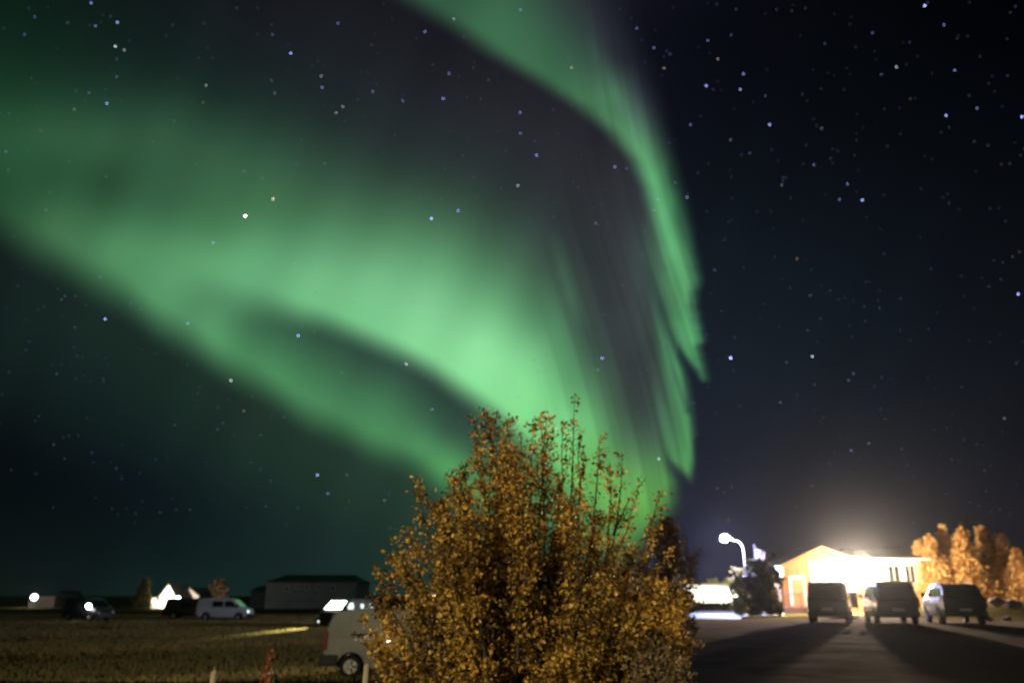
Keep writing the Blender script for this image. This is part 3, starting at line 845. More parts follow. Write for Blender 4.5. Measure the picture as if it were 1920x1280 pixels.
# lit cool lamp box left of the gable
lp = W(1458, 1072, YB - 1.5)
lb = thing('light_box', (lp.x, YB - 1.5, 0), 'glowing pale cyan light box on a post at the left corner of the building', 'lamp')
bm = bmesh.new(); tube(bm, [(0, 0, 0), (0, 0, lp.z - .5)], [.07, .06], 8); mesh_obj('post', bm, M_wtrim, lb)
bm = bmesh.new(); lathe(bm, [(.12, -.55), (.4, -.3), (.45, .1), (.35, .42), (.1, .5)], (0, 0, lp.z), 'z', 12); mesh_obj('lamp_shade', bm, M_litc, lb, smooth_=True)
# dark board with a bright head between the first two vans
bp = W(1592, 1100, 58)
nb = thing('notice_board', (bp.x, 58, 0), 'dark board under a bright white strip between the black and green-tinted vans', 'sign')
boxes('panel', [(-.5, .5, -.03, .03, .5, 1.55)], M_trim, nb)
boxes('header', [(-.55, .55, -.05, .05, 1.56, 1.82)], mat('header_lit', (.8, .8, .8), .4, emit=(1, .95, .8), estr=3), nb)
for x in (-.4, .4):
    boxes('post', [(x - .04, x + .04, .035, .1, 0, 1.5)], M_wood, nb)

# ------------------------------------------------------------------ street lamp, flag, far lit shed
hp = W(1359, 1006, 60)
pp = W(1394, 1030, 60)
M_pole = mat('galvanised_pole', (0.16, 0.16, 0.18), 0.6, 0.0, var=0.05)
SL = thing('street_lamp', (pp.x, 60, 0), 'tall street lamp with curved arm and brilliant white head', 'street lamp')
bm = bmesh.new()
top = pp.z + .25
cr = []
tube(bm, [(0, 0, 0), (0, 0, 1), (0, 0, top - .35), (-.04, 0, top - .05), (-.16, 0, top + .2), (-.38, 0, top + .36), (-.7, 0, top + .42), (hp.x - pp.x + .3, 0, hp.z + .02)], [.08, .06, .05, .05, .045, .045, .04, .04], 10)
mesh_obj('pole', bm, M_pole, SL, smooth_=True)
bm = bmesh.new()
bmesh.ops.create_uvsphere(bm, u_segments=16, v_segments=8, radius=1, matrix=Matrix.Translation((hp.x - pp.x, 0, hp.z)) @ Matrix.Diagonal((.42, .2, .1, 1)))
mesh_obj('lamp_head', bm, M_pole, SL, smooth_=True)
bm = bmesh.new()
bmesh.ops.create_uvsphere(bm, u_segments=16, v_segments=8, radius=1, matrix=Matrix.Translation((hp.x - pp.x - .05, -.05, hp.z - .1)) @ Matrix.Diagonal((.27, .27, .25, 1)))
mesh_obj('lens', bm, mat('lamp_lens', (1, 1, 1), .2, emit=(.85, .9, 1), estr=700), SL, smooth_=True)
lamp('street_beam', 'SPOT', (hp.x, 60 - .1, hp.z - .35), 6500, (.5, .6, 1.0), .2, (hp.x - 5.5, 60.5, 0), R(100), .5)
lamp('street_glow', 'POINT', (hp.x, 60 - .6, hp.z - .2), 9000, (.52, .5, 1.0), .2)

f0 = W(1414, 1024, 62)
FL = thing('flagpole', (f0.x, 62, 0), 'white flagpole with a limp pinkish flag right of the street lamp', 'flagpole')
bm = bmesh.new(); tube(bm, [(0, 0, 0), (0, 0, f0.z)], [.07, .04], 8); mesh_obj('pole', bm, M_pole, FL, smooth_=True)
bm = bmesh.new(); bmesh.ops.create_uvsphere(bm, u_segments=10, v_segments=8, radius=.09, matrix=Matrix.Translation((0, 0, f0.z + .05))); mesh_obj('finial', bm, M_pole, FL, smooth_=True)
vs, fs = [], []
for i in range(9):
    for j in range(9):
        u_, v_ = i / 8, j / 8
        vs.append((.06 + u_ * .75 * (1 - .45 * v_), .12 * math.sin(u_ * 9 + v_ * 2) * u_, f0.z - .1 - v_ * 1.15 - u_ * .28 + .1 * u_ * v_))
for i in range(8):
    for j in range(8):
        a = i * 9 + j
        fs.append((a, a + 1, a + 10, a + 9))
fo = np_obj('flag', vs, fs, mat('flag_cloth', (.32, .25, .26), .8, var=.05), FL, True)
fo.modifiers.new('solid', 'SOLIDIFY').thickness = .012

s0, s1 = W(1283, 1122, 86), W(1383, 1103, 86)
SH = thing('greenhouse', (s0.x, 86, 0), 'long low brightly lit white building beneath the street lamp', 'building')
lw = s1.x - s0.x
M_gh = mat('greenhouse_glow', (.8, .8, .75), .4, emit=(1, .97, .82), estr=3.5)
boxes('wall', [(0, lw, 0, 5, 0, s0.z + .1)], M_wtrim, SH)
pn = 8
for i in range(pn):
    boxes('pane', [(i * lw / pn + .06, (i + 1) * lw / pn - .06, -.05, -.004, s0.z + .14, s1.z)], M_gh, SH)
boxes('upper_frame', [(0, lw, 0, 5, s0.z + .104, s1.z + .05)], M_wtrim, SH)
bm = bmesh.new()
prism(bm, [(-.2, s1.z + .055), (2.5, s1.z + .5), (5.2, s1.z + .055)], lambda y, z: (-.2, y, z), lambda y, z: (lw + .2, y, z))
mesh_obj('roof', bm, mat('pale_roof', (.5, .5, .46), .5), SH)
lamp('greenhouse_light', 'POINT', ((s0.x + s1.x) / 2, 84.3, 3.2), 2600, (1, .95, .75), .5)

# ------------------------------------------------------------------ vegetation
def leaf_quads(C, N, size, flat=0.6):
    """C centres (n,3); returns verts, faces of small folded leaf diamonds"""
    n = len(C)
    d = rs.normal(size=(n, 3)); d[:, 2] -= .3
    d /= np.linalg.norm(d, axis=1)[:, None]
    e = rs.normal(size=(n, 3))
    e -= (e * d).sum(1)[:, None] * d
    e /= np.linalg.norm(e, axis=1)[:, None]
    nn = np.cross(d, e)
    s = (size * rs.uniform(.45, 1.6, n))[:, None]
    w_ = .34
    v = np.stack([C, C + d * s * .5 + e * s * w_ + nn * s * .1, C + d * s, C + d * s * .5 - e * s * w_ + nn * s * .1], 1).reshape(-1, 3)
    idx = np.arange(n)[:, None] * 4
    f = np.concatenate([idx + [0, 1, 2], idx + [0, 2, 3]], 1).reshape(-1, 3)
    return v, f


def fast_mesh(name, v, f, m, parent=None):
    me = bpy.data.meshes.new(name)
    me.vertices.add(len(v)); me.vertices.foreach_set('co', np.asarray(v, np.float32).ravel())
    k = f.shape[1]
    me.loops.add(f.size); me.loops.foreach_set('vertex_index', f.astype(np.int32).ravel())
    me.polygons.add(len(f)); me.polygons.foreach_set('loop_start', (np.arange(len(f)) * k).astype(np.int32))
    me.polygons.foreach_set('loop_total', np.full(len(f), k, np.int32))
    me.update(); me.validate()
    me.materials.append(m)
    o = bpy.data.objects.new(name, me)
    COL.objects.link(o)
    if parent: o.parent = parent
    return o


M_bark = mat('dark_bark', (0.05, 0.035, 0.025), 0.9, var=0.3, scale=20)
M_leafA = mat('autumn_leaves', (0.66, 0.38, 0.065), 0.55, color2=(0.07, 0.045, 0.010), island=True, trans=.25)


def bez(a, b, c, t):
    return a * (1 - t) ** 2 + b * 2 * t * (1 - t) + c * t * t


def main_shrub():
    base = Vector((W(990, 1280, 8.2).x, 8.2, 0))
    base.z = gh(base.x, base.y)
    T = thing('autumn_shrub', base, 'large brown and orange autumn shrub in the centre foreground', 'shrub')
    ox = [660, 690, 740, 780, 850, 870, 885, 930, 965, 1010, 1045, 1060, 1100, 1150, 1200, 1250, 1290, 1310]
    oy = [1180, 1110, 1010, 915, 880, 850, 780, 772, 815, 800, 850, 895, 935, 975, 1015, 1060, 1105, 1160]
    tips = []
    for px, py, dy, sp in ((888, 785, 0, 1), (905, 772, .2, 1), (930, 766, .1, 1), (948, 785, -.2, 1), (975, 812, 0, 1), (1012, 778, .2, 1), (1030, 785, -.1, 1), (1000, 800, .3, 1),
                           (1076, 742, .3, .35), (1128, 818, .2, .5), (1165, 848, .3, .45), (1085, 800, .5, .4), (1205, 893, .2, .4), (1240, 924, .3, .3), (1140, 870, 0, .6), (1100, 850, 0, .6), (1060, 790, .1, .5),
                           (778, 902, 0, .9), (795, 925, .2, 1), (870, 868, 0, 1), (845, 890, -.2, 1), (742, 1010, 0, .6), (762, 985, .2, .9), (703, 1065, 0, .6), (692, 1115, .1, .7), (682, 1160, .2, .8), (672, 1195, 0, .6),
                           (1225, 975, 0, .6), (1262, 1030, .2, .6), (1190, 940, .1, .7), (1290, 1085, .1, .5)):
        tips.append((px, py, dy, sp))
    for i in range(150):
        px = rs.uniform(690, 1300)
        o = np.interp(px, ox, oy)
        py = o + 18 + rs.rand() ** 1.2 * (1240 - o)
        edge = min(px - 680, 1310 - px) / 300
        tips.append((px, py, rs.uniform(-1.25, 1.2) * min(1, .35 + edge), 1.0))
    leaves, br = [], bmesh.new()
    tw_v = []
    for k, (px, py, dy, dens) in enumerate(tips):
        tip = W(px, py, 8.2 + dy) - base
        foot = Vector((rs.uniform(-.35, .35) + tip.x * .12, rs.uniform(-.3, .3) + tip.y * .15, 0))
        ctl = Vector((tip.x * .62, tip.y * .6, tip.z * rs.uniform(.42, .58)))
        ctl += Vector((rs.normal(0, .16), rs.normal(0, .12), 0))
        if tip.z < .9: ctl.z = tip.z * .9 + .1
        n = 9
        pts = [bez(foot, ctl, tip, i / n) + Vector(rs.normal(0, .02, 3)) for i in range(n + 1)]
        L = sum((pts[i + 1] - pts[i]).length for i in range(n))
        tube(br, pts, [.022 * (1 - i / n) * (.5 + L / 5) + .003 for i in range(n + 1)], 5)
        nt_ = int(max(12, L * 19) * (0.55 + .45 * dens))
        for j in range(nt_):
            t = rs.uniform(.22, 1) ** .8
            o = bez(foot, ctl, tip, t)
            tg = (bez(foot, ctl, tip, min(1, t + .02)) - bez(foot, ctl, tip, t - .02)).normalized()
            side = Vector(rs.normal(0, 1, 3)); side -= side.dot(tg) * tg; side.normalize()
            d = (tg * rs.uniform(.2, .9) + side * rs.uniform(.7, 1.4) + Vector((0, 0, .15))).normalized()
            ln = (.09 + .46 * (1 - t) * rs.uniform(.4, 1.1)) * (.55 + .45 * dens)
            e = o + d * ln
            if rs.rand() < .45:
                tube(br, [o, o + d * ln * .5 + Vector(rs.normal(0, .01, 3)), e], [.005, .004, .002], 3)
            nl = int((5 + ln * 48) * (.45 + .55 * dens))
            for q in range(nl):
                s = rs.rand()
                leaves.append(o + d * ln * s + Vector(rs.normal(0, .022, 3)))
        for q in range(int(30 * dens) + 6):
            t = 1 - rs.rand() ** 1.5 * .3
            leaves.append(bez(foot, ctl, tip, t) + Vector(rs.normal(0, .02, 3)))
    mesh_obj('branches', br, M_bark, T)
    C = np.array([tuple(p) for p in leaves])
    v, f = leaf_quads(C, None, .036)
    n_, l_ = M_leafA.node_tree.nodes, M_leafA.node_tree.links
    rp_ = n_.new('ShaderNodeValToRGB')
    rp_.color_ramp.elements[0].color = (.06, .034, .008, 1)
    rp_.color_ramp.elements[1].color = (.84, .52, .11, 1)
    for pos, c in ((.3, (.14, .085, .018)), (.5, (.32, .19, .032)), (.7, (.46, .29, .05)), (.9, (.64, .38, .065))):
        rp_.color_ramp.elements.new(pos).color = (*c, 1)
    geo_ = n_.new('ShaderNodeNewGeometry'); tc_ = n_.new('ShaderNodeTexCoord'); nz_ = n_.new('ShaderNodeTexNoise'); nz_.inputs['Scale'].default_value = 2.6
    l_.new(tc_.outputs['Object'], nz_.inputs['Vector'])
    ad_ = n_.new('ShaderNodeMath'); ad_.operation = 'MULTIPLY_ADD'; ad_.inputs[1].default_value = 1.7; ad_.inputs[2].default_value = -.74
    a2_ = n_.new('ShaderNodeMath'); a2_.operation = 'ADD'; a2_.use_clamp = True
    l_.new(nz_.outputs[0], ad_.inputs[0]); l_.new(ad_.outputs[0], a2_.inputs[0]); l_.new(geo_.outputs['Random Per Island'], a2_.inputs[1]); l_.new(a2_.outputs[0], rp_.inputs[0])
    for nd in list(n_):
        if nd.type == 'BSDF_PRINCIPLED': l_.new(rp_.outputs[0], nd.inputs['Base Color'])
        if nd.type == 'BSDF_TRANSLUCENT': l_.new(rp_.outputs[0], nd.inputs['Color'])
    fast_mesh('foliage', v, f, M_leafA, T)
    print('shrub leaves', len(C))


main_shrub()


def tree(name, label, cat, px, top, Y, wpx, m, size, n, shape='round', group=None, base=None, clumps=26, low=.12, seed=0, spikes=0):
    rr = np.random.RandomState(seed + int(px))
    tp = W(px, top, Y)
    b = Vector((tp.x, Y, gh(tp.x, Y)))
    H = tp.z - b.z
    rad = wpx / 2 / 1580 * Y
    T = thing(name, b, label, cat, group)
    bm = bmesh.new()
    tube(bm, [(0, 0, -.05), (rad * .05, 0, H * .3), (-rad * .04, 0, H * .6), (0, 0, H * .93)], [H * .022 + .02, H * .017 + .015, H * .01 + .01, .012], 7)
    for k in range(9):
        t = rr.uniform(.15, .75)
        a = rr.uniform(0, 2 * math.pi)
        r_ = rad * rr.uniform(.5, .8) * (1 - t * .5)
        z = H * t
        tube(bm, [(0, 0, z), (math.cos(a) * r_ * .5, math.sin(a) * r_ * .5, z + H * .08), (math.cos(a) * r_, math.sin(a) * r_, z + H * .2)], [H * .009 + .01, H * .006 + .006, .006], 5)
    mesh_obj('trunk', bm, M_bark, T)
    pts = []
    per = max(3, n // clumps)
    for k in range(clumps):
        if shape == 'cone':
            t = rr.uniform(low, 1) ** 1.1
            rm = rad * (1 - t) ** .75 * rr.uniform(.2, 1) + rad * .03
            cs = rad * .28 * (1.1 - t) + rad * .05
        elif shape == 'flame':
            t = rr.uniform(low, 1)
            rm = rad * min(1, (1.03 - t) * 1.15 + .03) * math.sqrt(rr.uniform(.02, 1))
            cs = rad * .25 * (1.1 - t * .8)
        elif shape == 'column':
            t = rr.uniform(low, 1)
            rm = rad * math.sqrt(max(0, min(1, (1.02 - t) * 1.8))) * rr.uniform(.1, .95)
            cs = rad * .3 * (1.15 - t * .7)
        else:
            t = rr.uniform(low, 1)
            u_ = (t - low) / (1 - low)
            rm = rad * math.sqrt(max(0, 1 - (2 * u_ - 1) ** 2) * .8 + .1 * (1 - u_)) * rr.uniform(.1, .95)
            cs = rad * .25
        a = rr.uniform(0, 2 * math.pi)
        c = np.array([rm * math.cos(a), rm * math.sin(a), t * H * .97])
        pts.append(c + rr.normal(0, 1, (per, 3)) * cs * np.array([.5, .5, .75]))
    C = np.concatenate(pts)
    C[:, 2] = np.where(C[:, 2] > H, 2 * H - C[:, 2], C[:, 2])
    C[:, 2] = np.abs(C[:, 2]) + .05
    v, f = leaf_quads(C, None, size)
    fast_mesh('crown', v, f, m, T)
    return T


M_leafO = mat('orange_birch_leaves', (0.85, 0.56, 0.20), .55, color2=(.52, .27, .06), island=True, trans=.3)
M_leafD = mat('dark_leaves', (0.055, 0.05, 0.02), .6, color2=(.03, .028, .014), island=True, trans=.15)
M_leafY = mat('pale_leaves', (0.35, 0.30, 0.12), .6, color2=(.2, .17, .06), island=True, trans=.3)
M_twig = mat('brown_leaves', (0.10, 0.055, 0.02), .6, color2=(.05, .03, .012), island=True, trans=.2)

G = 'orange birches lit by the floodlight on the right'
for i, (px, top, Y, wpx, lab) in enumerate([
        (1742, 1005, 71, 62, 'leftmost pale gold birch against the end of the building wing'),
        (1766, 985, 72, 52, 'tall pointed gold birch second from the left of the row'),
        (1800, 990, 70, 60, 'orange birch above the left half of the dark SUV'),
        (1803, 978, 74, 40, 'slender birch whose tip is the highest of the row, behind the SUV'),
        (1838, 985, 72, 62, 'deep orange birch rising above the right end of the SUV'),
        (1874, 1000, 71, 64, 'rust orange birch right of the SUV with a rounded top'),
        (1905, 1030, 69, 60, 'rusty birch cut by the right edge of the view'),
        (1722, 1014, 72, 60, 'low bright gold birch bush touching the end of the wing'),
        (1788, 1002, 73, 90, 'broad birch bush filling the row behind the SUV roof'),
        (1872, 1008, 74, 90, 'broad rusty birch bush behind the right end of the row'),
        (1850, 1050, 71, 80, 'low yellow brown birch bush at the tail of the SUV')]):
    tree('birch', lab, 'birch', px, top, Y, wpx * 1.5, M_leafO, .2, 9000, 'flame', G, clumps=150, low=.03, seed=i)
for i, (px, top, Y, wpx, m, lab, sh) in enumerate([
        (1418, 1050, 57, 64, M_leafD, 'dark leafy tree hiding the foot of the flagpole', 'round'),
        (1445, 1062, 57.5, 50, M_leafD, 'dark bushy tree beside the building corner', 'round'),
        (1384, 1062, 58, 40, M_leafY, 'olive tree lit on its left side behind the lamp pole', 'round'),
        (1440, 1036, 88, 56, M_leafD, 'dim tree behind the left eave of the building', 'round'),
        (1368, 1085, 90, 40, M_leafY, 'small pale tree behind the right end of the greenhouse', 'round'),
        (1336, 1088, 92, 40, M_leafY, 'small pale rounded tree above the middle of the greenhouse', 'round')]):
    tree('tree', lab, 'tree', px, top, Y, wpx, m, .26, 2600, sh, None, clumps=34, low=.02, seed=40 + i)
tree('tree', 'pale lit bush standing at the left end of the greenhouse', 'bush', 1272, 1068, 70, 30, M_leafY, .22, 1500, 'round', None, clumps=20, low=.02, seed=60)
tree('tree', 'thin dark brown tree behind the right flank of the autumn shrub', 'tree', 1248, 975, 15, 120, M_twig, .06, 6500, 'round', None, clumps=90, low=.1, seed=70)
# far left trees
tree('tree', 'pale golden tree left of the bright white gable', 'tree', 272, 1083, 150, 36, M_leafY, .5, 1500, 'cone', None, clumps=30, low=.05, seed=80)
tree('tree', 'dim orange tree behind the roof of the white field van', 'tree', 413, 1082, 170, 52, M_twig, .45, 1900, 'flame', None, clumps=22, low=.2, seed=81)
# low dark hedge bank in front of the far lit building
M_hedge = mat('hedge_leaves', (.04, .038, .016), .7, color2=(.025, .022, .01), island=True)
hb0, hb1 = W(1235, 1125, 80), W(1460, 1125, 80)
hg = thing('hedge', (hb0.x, 80, 0), 'low dark hedge between the pale road and the greenhouse', 'hedge')
n_ = 7000
C = np.stack([rs.uniform(0, hb1.x - hb0.x, n_), rs.uniform(-.6, .6, n_), rs.uniform(.02, 1, n_) ** .8 * (0.62)], 1)
v_, f_ = leaf_quads(C, None, .16); fast_mesh('foliage', v_, f_, M_hedge, hg)
bm = bmesh.new()
for i in range(12):
    x = (i + .5) * (hb1.x - hb0.x) / 12
    tube(bm, [(x, 0, -.02), (x + .05, 0, .5)], [.04, .02], 5)
mesh_obj('stems', bm, M_bark, hg)

# grass blades standing on the field: they catch the low light that the flat ground does not
gn = 150000
gX = rs.uniform(-62, -2.4, gn); gY = 22.8 + 78 * rs.rand(gn) ** 1.25
patch = np.sin(gX * .31 + gY * .13) + np.sin(gX * .12 - gY * .41 + 1) + np.sin(gX * .9 + gY * .5) * .4 + rs.normal(0, .7, gn)
kp_ = (patch > -1.4) & (gX > -.62 * gY - 6)
gX, gY = gX[kp_], gY[kp_]; gn = len(gX)
gh_ = rs.uniform(.05, .11, gn) * (1 + gY / 120); gw = .016 + gY * .0007
th = rs.uniform(0, math.pi, gn)
B0 = np.stack([gX, gY, np.full(gn, -.91)], 1)
dv = np.stack([np.cos(th), np.sin(th), np.zeros(gn)], 1) * gw[:, None]
lean_ = np.stack([rs.normal(0, .04, gn), rs.normal(0, .04, gn), gh_], 1)
vv = np.stack([B0 - dv, B0 + dv, B0 + lean_ + dv * .25, B0 + lean_ - dv * .25], 1).reshape(-1, 3)
ff = (np.arange(gn)[:, None] * 4 + np.array([0, 1, 2, 3]))
tag(fast_mesh('grass', vv, ff, mat('grass_blades', (.34, .27, .10), .8, color2=(.25, .20, .075), island=True, trans=.3, spec=.1)), 'olive brown grass covering the field on the left', 'grass', None, 'stuff')

# tan feathery shrub at lower right of the main shrub
def mound(name, label, px, Y, top, wpx, m, n, size):
    tp = W(px, top, Y)
    b = Vector((tp.x, Y, gh(tp.x, Y)))
    H = tp.z - b.z
    rad = wpx / 2 / 1580 * Y
    T = thing(name, b, label, 'bush')
    bm = bmesh.new(); L = []
    for i in range(150):
        a = rs.uniform(0, 2 * math.pi); e = rs.rand() ** .6
        tipv = Vector((math.cos(a) * rad * e, math.sin(a) * rad * e, H * math.sqrt(max(.02, 1 - e * e)) * rs.uniform(.75, 1.03)))
        c = Vector((tipv.x * .35, tipv.y * .35, tipv.z * .7))
        pts = [bez(Vector((0, 0, 0)), c, tipv, t / 5) for t in range(6)]
        tube(bm, pts, [.008, .007, .006, .005, .004, .002], 3)
        for q in range(n // 150):
            t = rs.uniform(.35, 1)
            L.append(tuple(bez(Vector((0, 0, 0)), c, tipv, t) + Vector(rs.normal(0, .035, 3))))
    mesh_obj('stems', bm, M_bark, T)
    v, f = leaf_quads(np.array(L), None, size); fast_mesh('foliage', v, f, m, T)


M_tan = mat('tan_leaves', (.30, .20, .10), .6, color2=(.14, .10, .045), island=True, trans=.2)
mound('low_bush', 'low tan bush at the right foot of the autumn shrub', 1235, 7.0, 1190, 190, M_tan, 6000, .035)

# dry red stalks and fence posts at the bottom left
def stalks(px, top, Y, m, label, n=7):
    tp = W(px, top, Y); b = Vector((tp.x, Y, gh(tp.x, Y))); H = tp.z - b.z
    T = thing('dry_plant', b, label, 'plant'); bm = bmesh.new(); L = []
    for i in range(n):
        dx, dy = rs.normal(0, .035, 2); h = H * (1 - .12 * abs(rs.normal()) if i else 1)
        tube(bm, [(dx * .3, dy * .3, 0), (dx * .5, dy, h * .6), (dx * 1.2, dy * 1.4, h)], [.006, .005, .003], 4)
        for q in range(16): L.append((dx * 1.1 + rs.normal(0, .012), dy + rs.normal(0, .012), h * rs.uniform(.6, 1)))
    mesh_obj('stem', bm, m, T)
    v, f = leaf_quads(np.array(L), None, .04); fast_mesh('seed_head', v, f, m, T)


M_red = mat('rust_stalks', (.30, .09, .03), .7, var=.2)
stalks(500, 1216, 8.5, M_red, 'rust red dry stalks rising at the bottom edge left of the van')
stalks(517, 1240, 8.8, mat('olive_stalks', (.12, .09, .03), .7), 'short olive dry stalks right of the rust red ones', 6)
M_post = mat('weathered_post', (.42, .36, .26), .85, var=.2, scale=12)
GP = 'weathered fence posts at the bottom edge'
for px, top, lean, lab in ((403, 1250, .05, 'pale fence post left of the red stalks'), (689, 1238, .06, 'fence post in front of the near white van wheel')):
    tp = W(px, top, 8.0); b = Vector((tp.x - lean, 8.0, gh(tp.x, 8)))
    o = thing('fence_post', b, lab, 'post', GP)
    bm = bmesh.new(); H = tp.z - b.z
    tube(bm, [(0, 0, -.1), (lean * .5, 0, H * .5), (lean * .95, 0, H * .97), (lean, 0, H)], [.034, .032, .028, .014], 8)
    mesh_obj('shaft', bm, M_post, o)
    bm = bmesh.new(); tube(bm, [(lean * .8 - .035, -.035, H * .8), (lean * .8 + .035, -.035, H * .8)], [.004, .004], 5)
    mesh_obj('staple', bm, M_chrome, o)

# rocks and grassy rise at right
M_rock = mat('field_stone', (.16, .12, .10), .9, var=.3, scale=5, bump=.5)
for i, (px, py, Y, s, lab) in enumerate([(1868, 1128, 47, .55, 'pale brown boulder at the foot of the birches'), (1900, 1132, 46, .5, 'dark boulder near the right edge below the birches'), (1850, 1140, 45, .3, 'small stone beside the tail of the SUV'), (1885, 1141, 45.5, .28, 'small stone in front of the two boulders')]):
    bp = W(px, py, Y)
    bm = bmesh.new(); bmesh.ops.create_icosphere(bm, subdivisions=3, radius=s * .6)
    s = s * .6
    rr = np.random.RandomState(i + 5)
    ph = rr.uniform(0, 6, 6)
    for v in bm.verts:
        c = v.co / s
        k = 1 + .18 * math.sin(c.x * 3 + ph[0]) * math.cos(c.y * 3 + ph[1]) + .12 * math.sin(c.z * 5 + ph[2]) + .08 * math.sin(c.x * 8 + ph[3] + c.y * 7)
        v.co = Vector((v.co.x * k * 1.3, v.co.y * k, v.co.z * k * .7))
    o = mesh_obj('boulder', bm, M_rock, None, smooth_=True)
    o.location = (bp.x, Y, max(bp.z, .1) if i < 2 else .12)
    tag(o, lab, 'boulder')
# rise
xs = [22 + i * 1.2 for i in range(40)]; ys = [43 + j * 1.2 for j in range(14)]
def rise(x, y): return 1.0 * smooth(44, 51, y) * smooth(24, 31, x) - .02 + .06 * math.sin(x * 1.7) * math.cos(y * 1.3) * smooth(44, 47, y) * smooth(24, 27, x)
tag(sheet('grass_bank', xs, ys, rise, mat('bank_grass', (.13, .10, .035), .95, scale=1.5, color2=(.05, .042, .015), bump=.5, spec=.0)), None, None, None, 'structure')

# ------------------------------------------------------------------ far left houses and the barn
M_farw = mat('far_white_wall', (.65, .6, .5), .8, var=.05)
M_farr = mat('far_roof', (.06, .05, .05), .8)


def house(name, label, px0, px1, pe, pr, Y, depth, wall, roof, gable=True, windows=(), lampspot=None, kind='house', door=None):
    a, b = W(px0, pe, Y), W(px1, pe, Y)
    zr = W(px0, pr, Y).z
    g = gh(a.x, Y)
    T = thing(name, (a.x, Y, g), label, kind)
    wd, he, hr = b.x - a.x, a.z - g, zr - g
    bm = bmesh.new()
    if gable:
        prism(bm, [(0, 0), (wd, 0), (wd, he), (wd / 2, hr), (0, he)], lambda x, z: (x, 0, z), lambda x, z: (x, depth, z))
        mesh_obj('wall', bm, wall, T)
        bm = bmesh.new(); s = (hr - he) / (wd / 2)
        prism(bm, [(-.4, he - .4 * s + .02), (wd / 2, hr + .02), (wd + .4, he - .4 * s + .02), (wd + .4, he - .4 * s + .25), (wd / 2, hr + .27), (-.4, he - .4 * s + .25)], lambda x, z: (x, -.3, z), lambda x, z: (x, depth + .3, z))
        mesh_obj('roof', bm, roof, T)
    else:
        box(bm, 0, wd, 0, depth, 0, he)
        mesh_obj('wall', bm, wall, T)
        bm = bmesh.new()
        e = min(wd * .1, 3)
        v = [bm.verts.new(p) for p in ((-.4, -.4, he + .004), (wd + .4, -.4, he + .004), (wd + .4, depth + .4, he + .004), (-.4, depth + .4, he + .004), (e, depth / 2, hr), (wd - e, depth / 2, hr))]
        for f in ((0, 1, 5, 4), (2, 3, 4, 5), (1, 2, 5), (3, 0, 4), (0, 1, 2, 3)): bm.faces.new([v[i] for i in f])
        mesh_obj('roof', bm, roof, T)
    for (q0, q1, r0, r1, m) in windows:
        window(q0, q1, r0, r1, T, Vector((T.location.x, Y, 0)), m, Y=Y).location.z = -g
    return T


BW = mat('barn_white', (.25, .26, .25), .85, var=.15, scale=.4)
BR = mat('barn_roof', (.012, .012, .013), .9)
barn = house('barn', 'long pale barn with a dark hipped roof on the left horizon', 500, 668, 1091, 1075, 150, 14, BW, BR, False,
             [(535, 541, 1099, 1107, M_glass), (556, 562, 1096, 1102, M_glass), (572, 578, 1096, 1103, M_glass), (594, 600, 1097, 1103, M_glass), (620, 627, 1098, 1106, M_glass)], kind='barn')
house('shed', 'low dark lean-to against the left end of the barn', 470, 498.5, 1108, 1097, 151, 9, mat('shed_wall', (.05, .055, .055), .9), BR, False, kind='shed')
M_hot = mat('floodlit_gable', (.8, .8, .7), .8, emit=None)
hA = house('house', 'small house with a floodlit white gable on the left horizon', 300, 329, 1118, 1096, 155, 9, M_farw, M_farr, True, [(311, 317, 1108, 1114, M_litw)])
pA = W(314, 1112, 150)
lamp('gable_flood', 'SPOT', (pA.x, 147, pA.z - .6), 26000, (1, .95, .8), .3, (pA.x, 155, pA.z + .5), R(84), .7)
hB = house('house', 'dim pale gable standing right of the floodlit one', 338, 372, 1116, 1103, 163, 10, mat('dull_pink_wall', (.4, .31, .27), .8), M_farr, True, [(351, 356, 1110, 1115, M_glass)])
house('annex', 'low pale annex at the left of the floodlit gable', 285, 298, 1120, 1117, 157, 6, M_farw, M_farr, False, kind='shed')
house('house', 'distant low farmhouse with a bright lamp at the far left', 56, 104, 1117, 1111, 165, 9, mat('far_brown_wall', (.35, .27, .2), .8), mat('pale_far_roof', (.2, .16, .13), .8), False, [(76, 81, 1117, 1121, M_glass)])
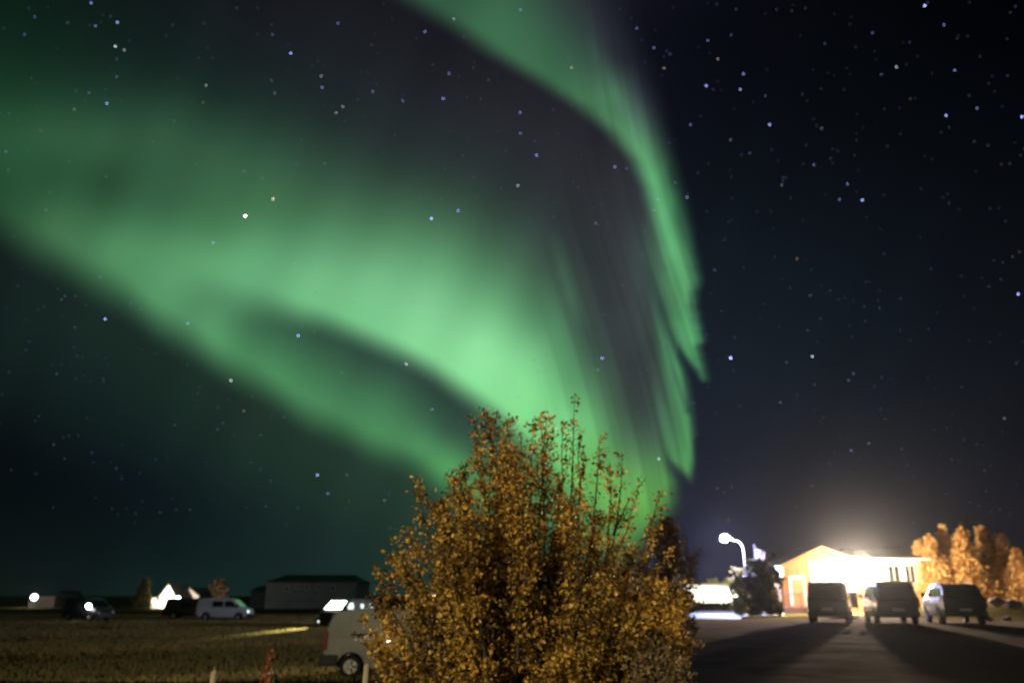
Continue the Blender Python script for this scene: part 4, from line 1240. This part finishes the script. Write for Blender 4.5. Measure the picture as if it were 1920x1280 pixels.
house('house', 'tiny pale gable at the right of the far left farmhouse', 108, 120, 1117, 1109, 170, 7, mat('dull_pink_wall', (.4, .31, .27), .8), M_farr, True)


def pole_lamp(px, py, Y, r, label, col, st, power=0):
    c = W(px, py, Y)
    g = gh(c.x, Y)
    T = thing('yard_lamp', (c.x, Y, g), label, 'lamp')
    bm = bmesh.new(); tube(bm, [(0, 0, 0), (0, 0, c.z - g)], [.06, .045], 6); mesh_obj('post', bm, M_trim, T)
    bm = bmesh.new(); bmesh.ops.create_uvsphere(bm, u_segments=14, v_segments=10, radius=r, matrix=Matrix.Translation((0, -.1, c.z - g)))
    mesh_obj('globe', bm, mat('globe_%d_%d' % (st, int(col[2] * 100)), (1, 1, 1), .3, emit=col, estr=st), T, smooth_=True)
    if power: lamp('yard_bulb', 'POINT', (c.x, Y - .6 - r, c.z), power, col, .2)


pole_lamp(65, 1119, 160, .55, 'bright white yard lamp before the far left farmhouse', (.95, .95, 1), 12, 700)
pole_lamp(334, 1122, 140, .42, 'round white yard lamp between the two far gables', (1, 1, .9), 12, 500)
pole_lamp(846, 1117, 120, .3, 'warm yard lamp glimpsed through the left of the autumn shrub', (1, .75, .45), 14)
pole_lamp(813, 1115, 120, .2, 'small orange yard lamp left of the warm one behind the shrub', (1, .6, .35), 7)
pole_lamp(917, 1194, 30, .045, 'tiny blue white lamp low behind the autumn shrub', (.6, .65, 1), 14)

# ------------------------------------------------------------------ thin night mist
bm = bmesh.new()
box(bm, -450, 450, -40, 420, -2.2, 14)
hm = bpy.data.materials.new('mist')
hm.use_nodes = True
hn, hl_ = hm.node_tree.nodes, hm.node_tree.links
hn.remove(hn['Principled BSDF'])
pv = hn.new('ShaderNodeVolumePrincipled')
pv.inputs['Color'].default_value = (.9, .92, 1, 1)
pv.inputs['Density'].default_value = HAZE
pv.inputs['Anisotropy'].default_value = 0.93
hl_.new(pv.outputs[0], hn['Material Output'].inputs['Volume'])
hz = mesh_obj('haze', bm, hm)
tag(hz, None, None, None, 'stuff')
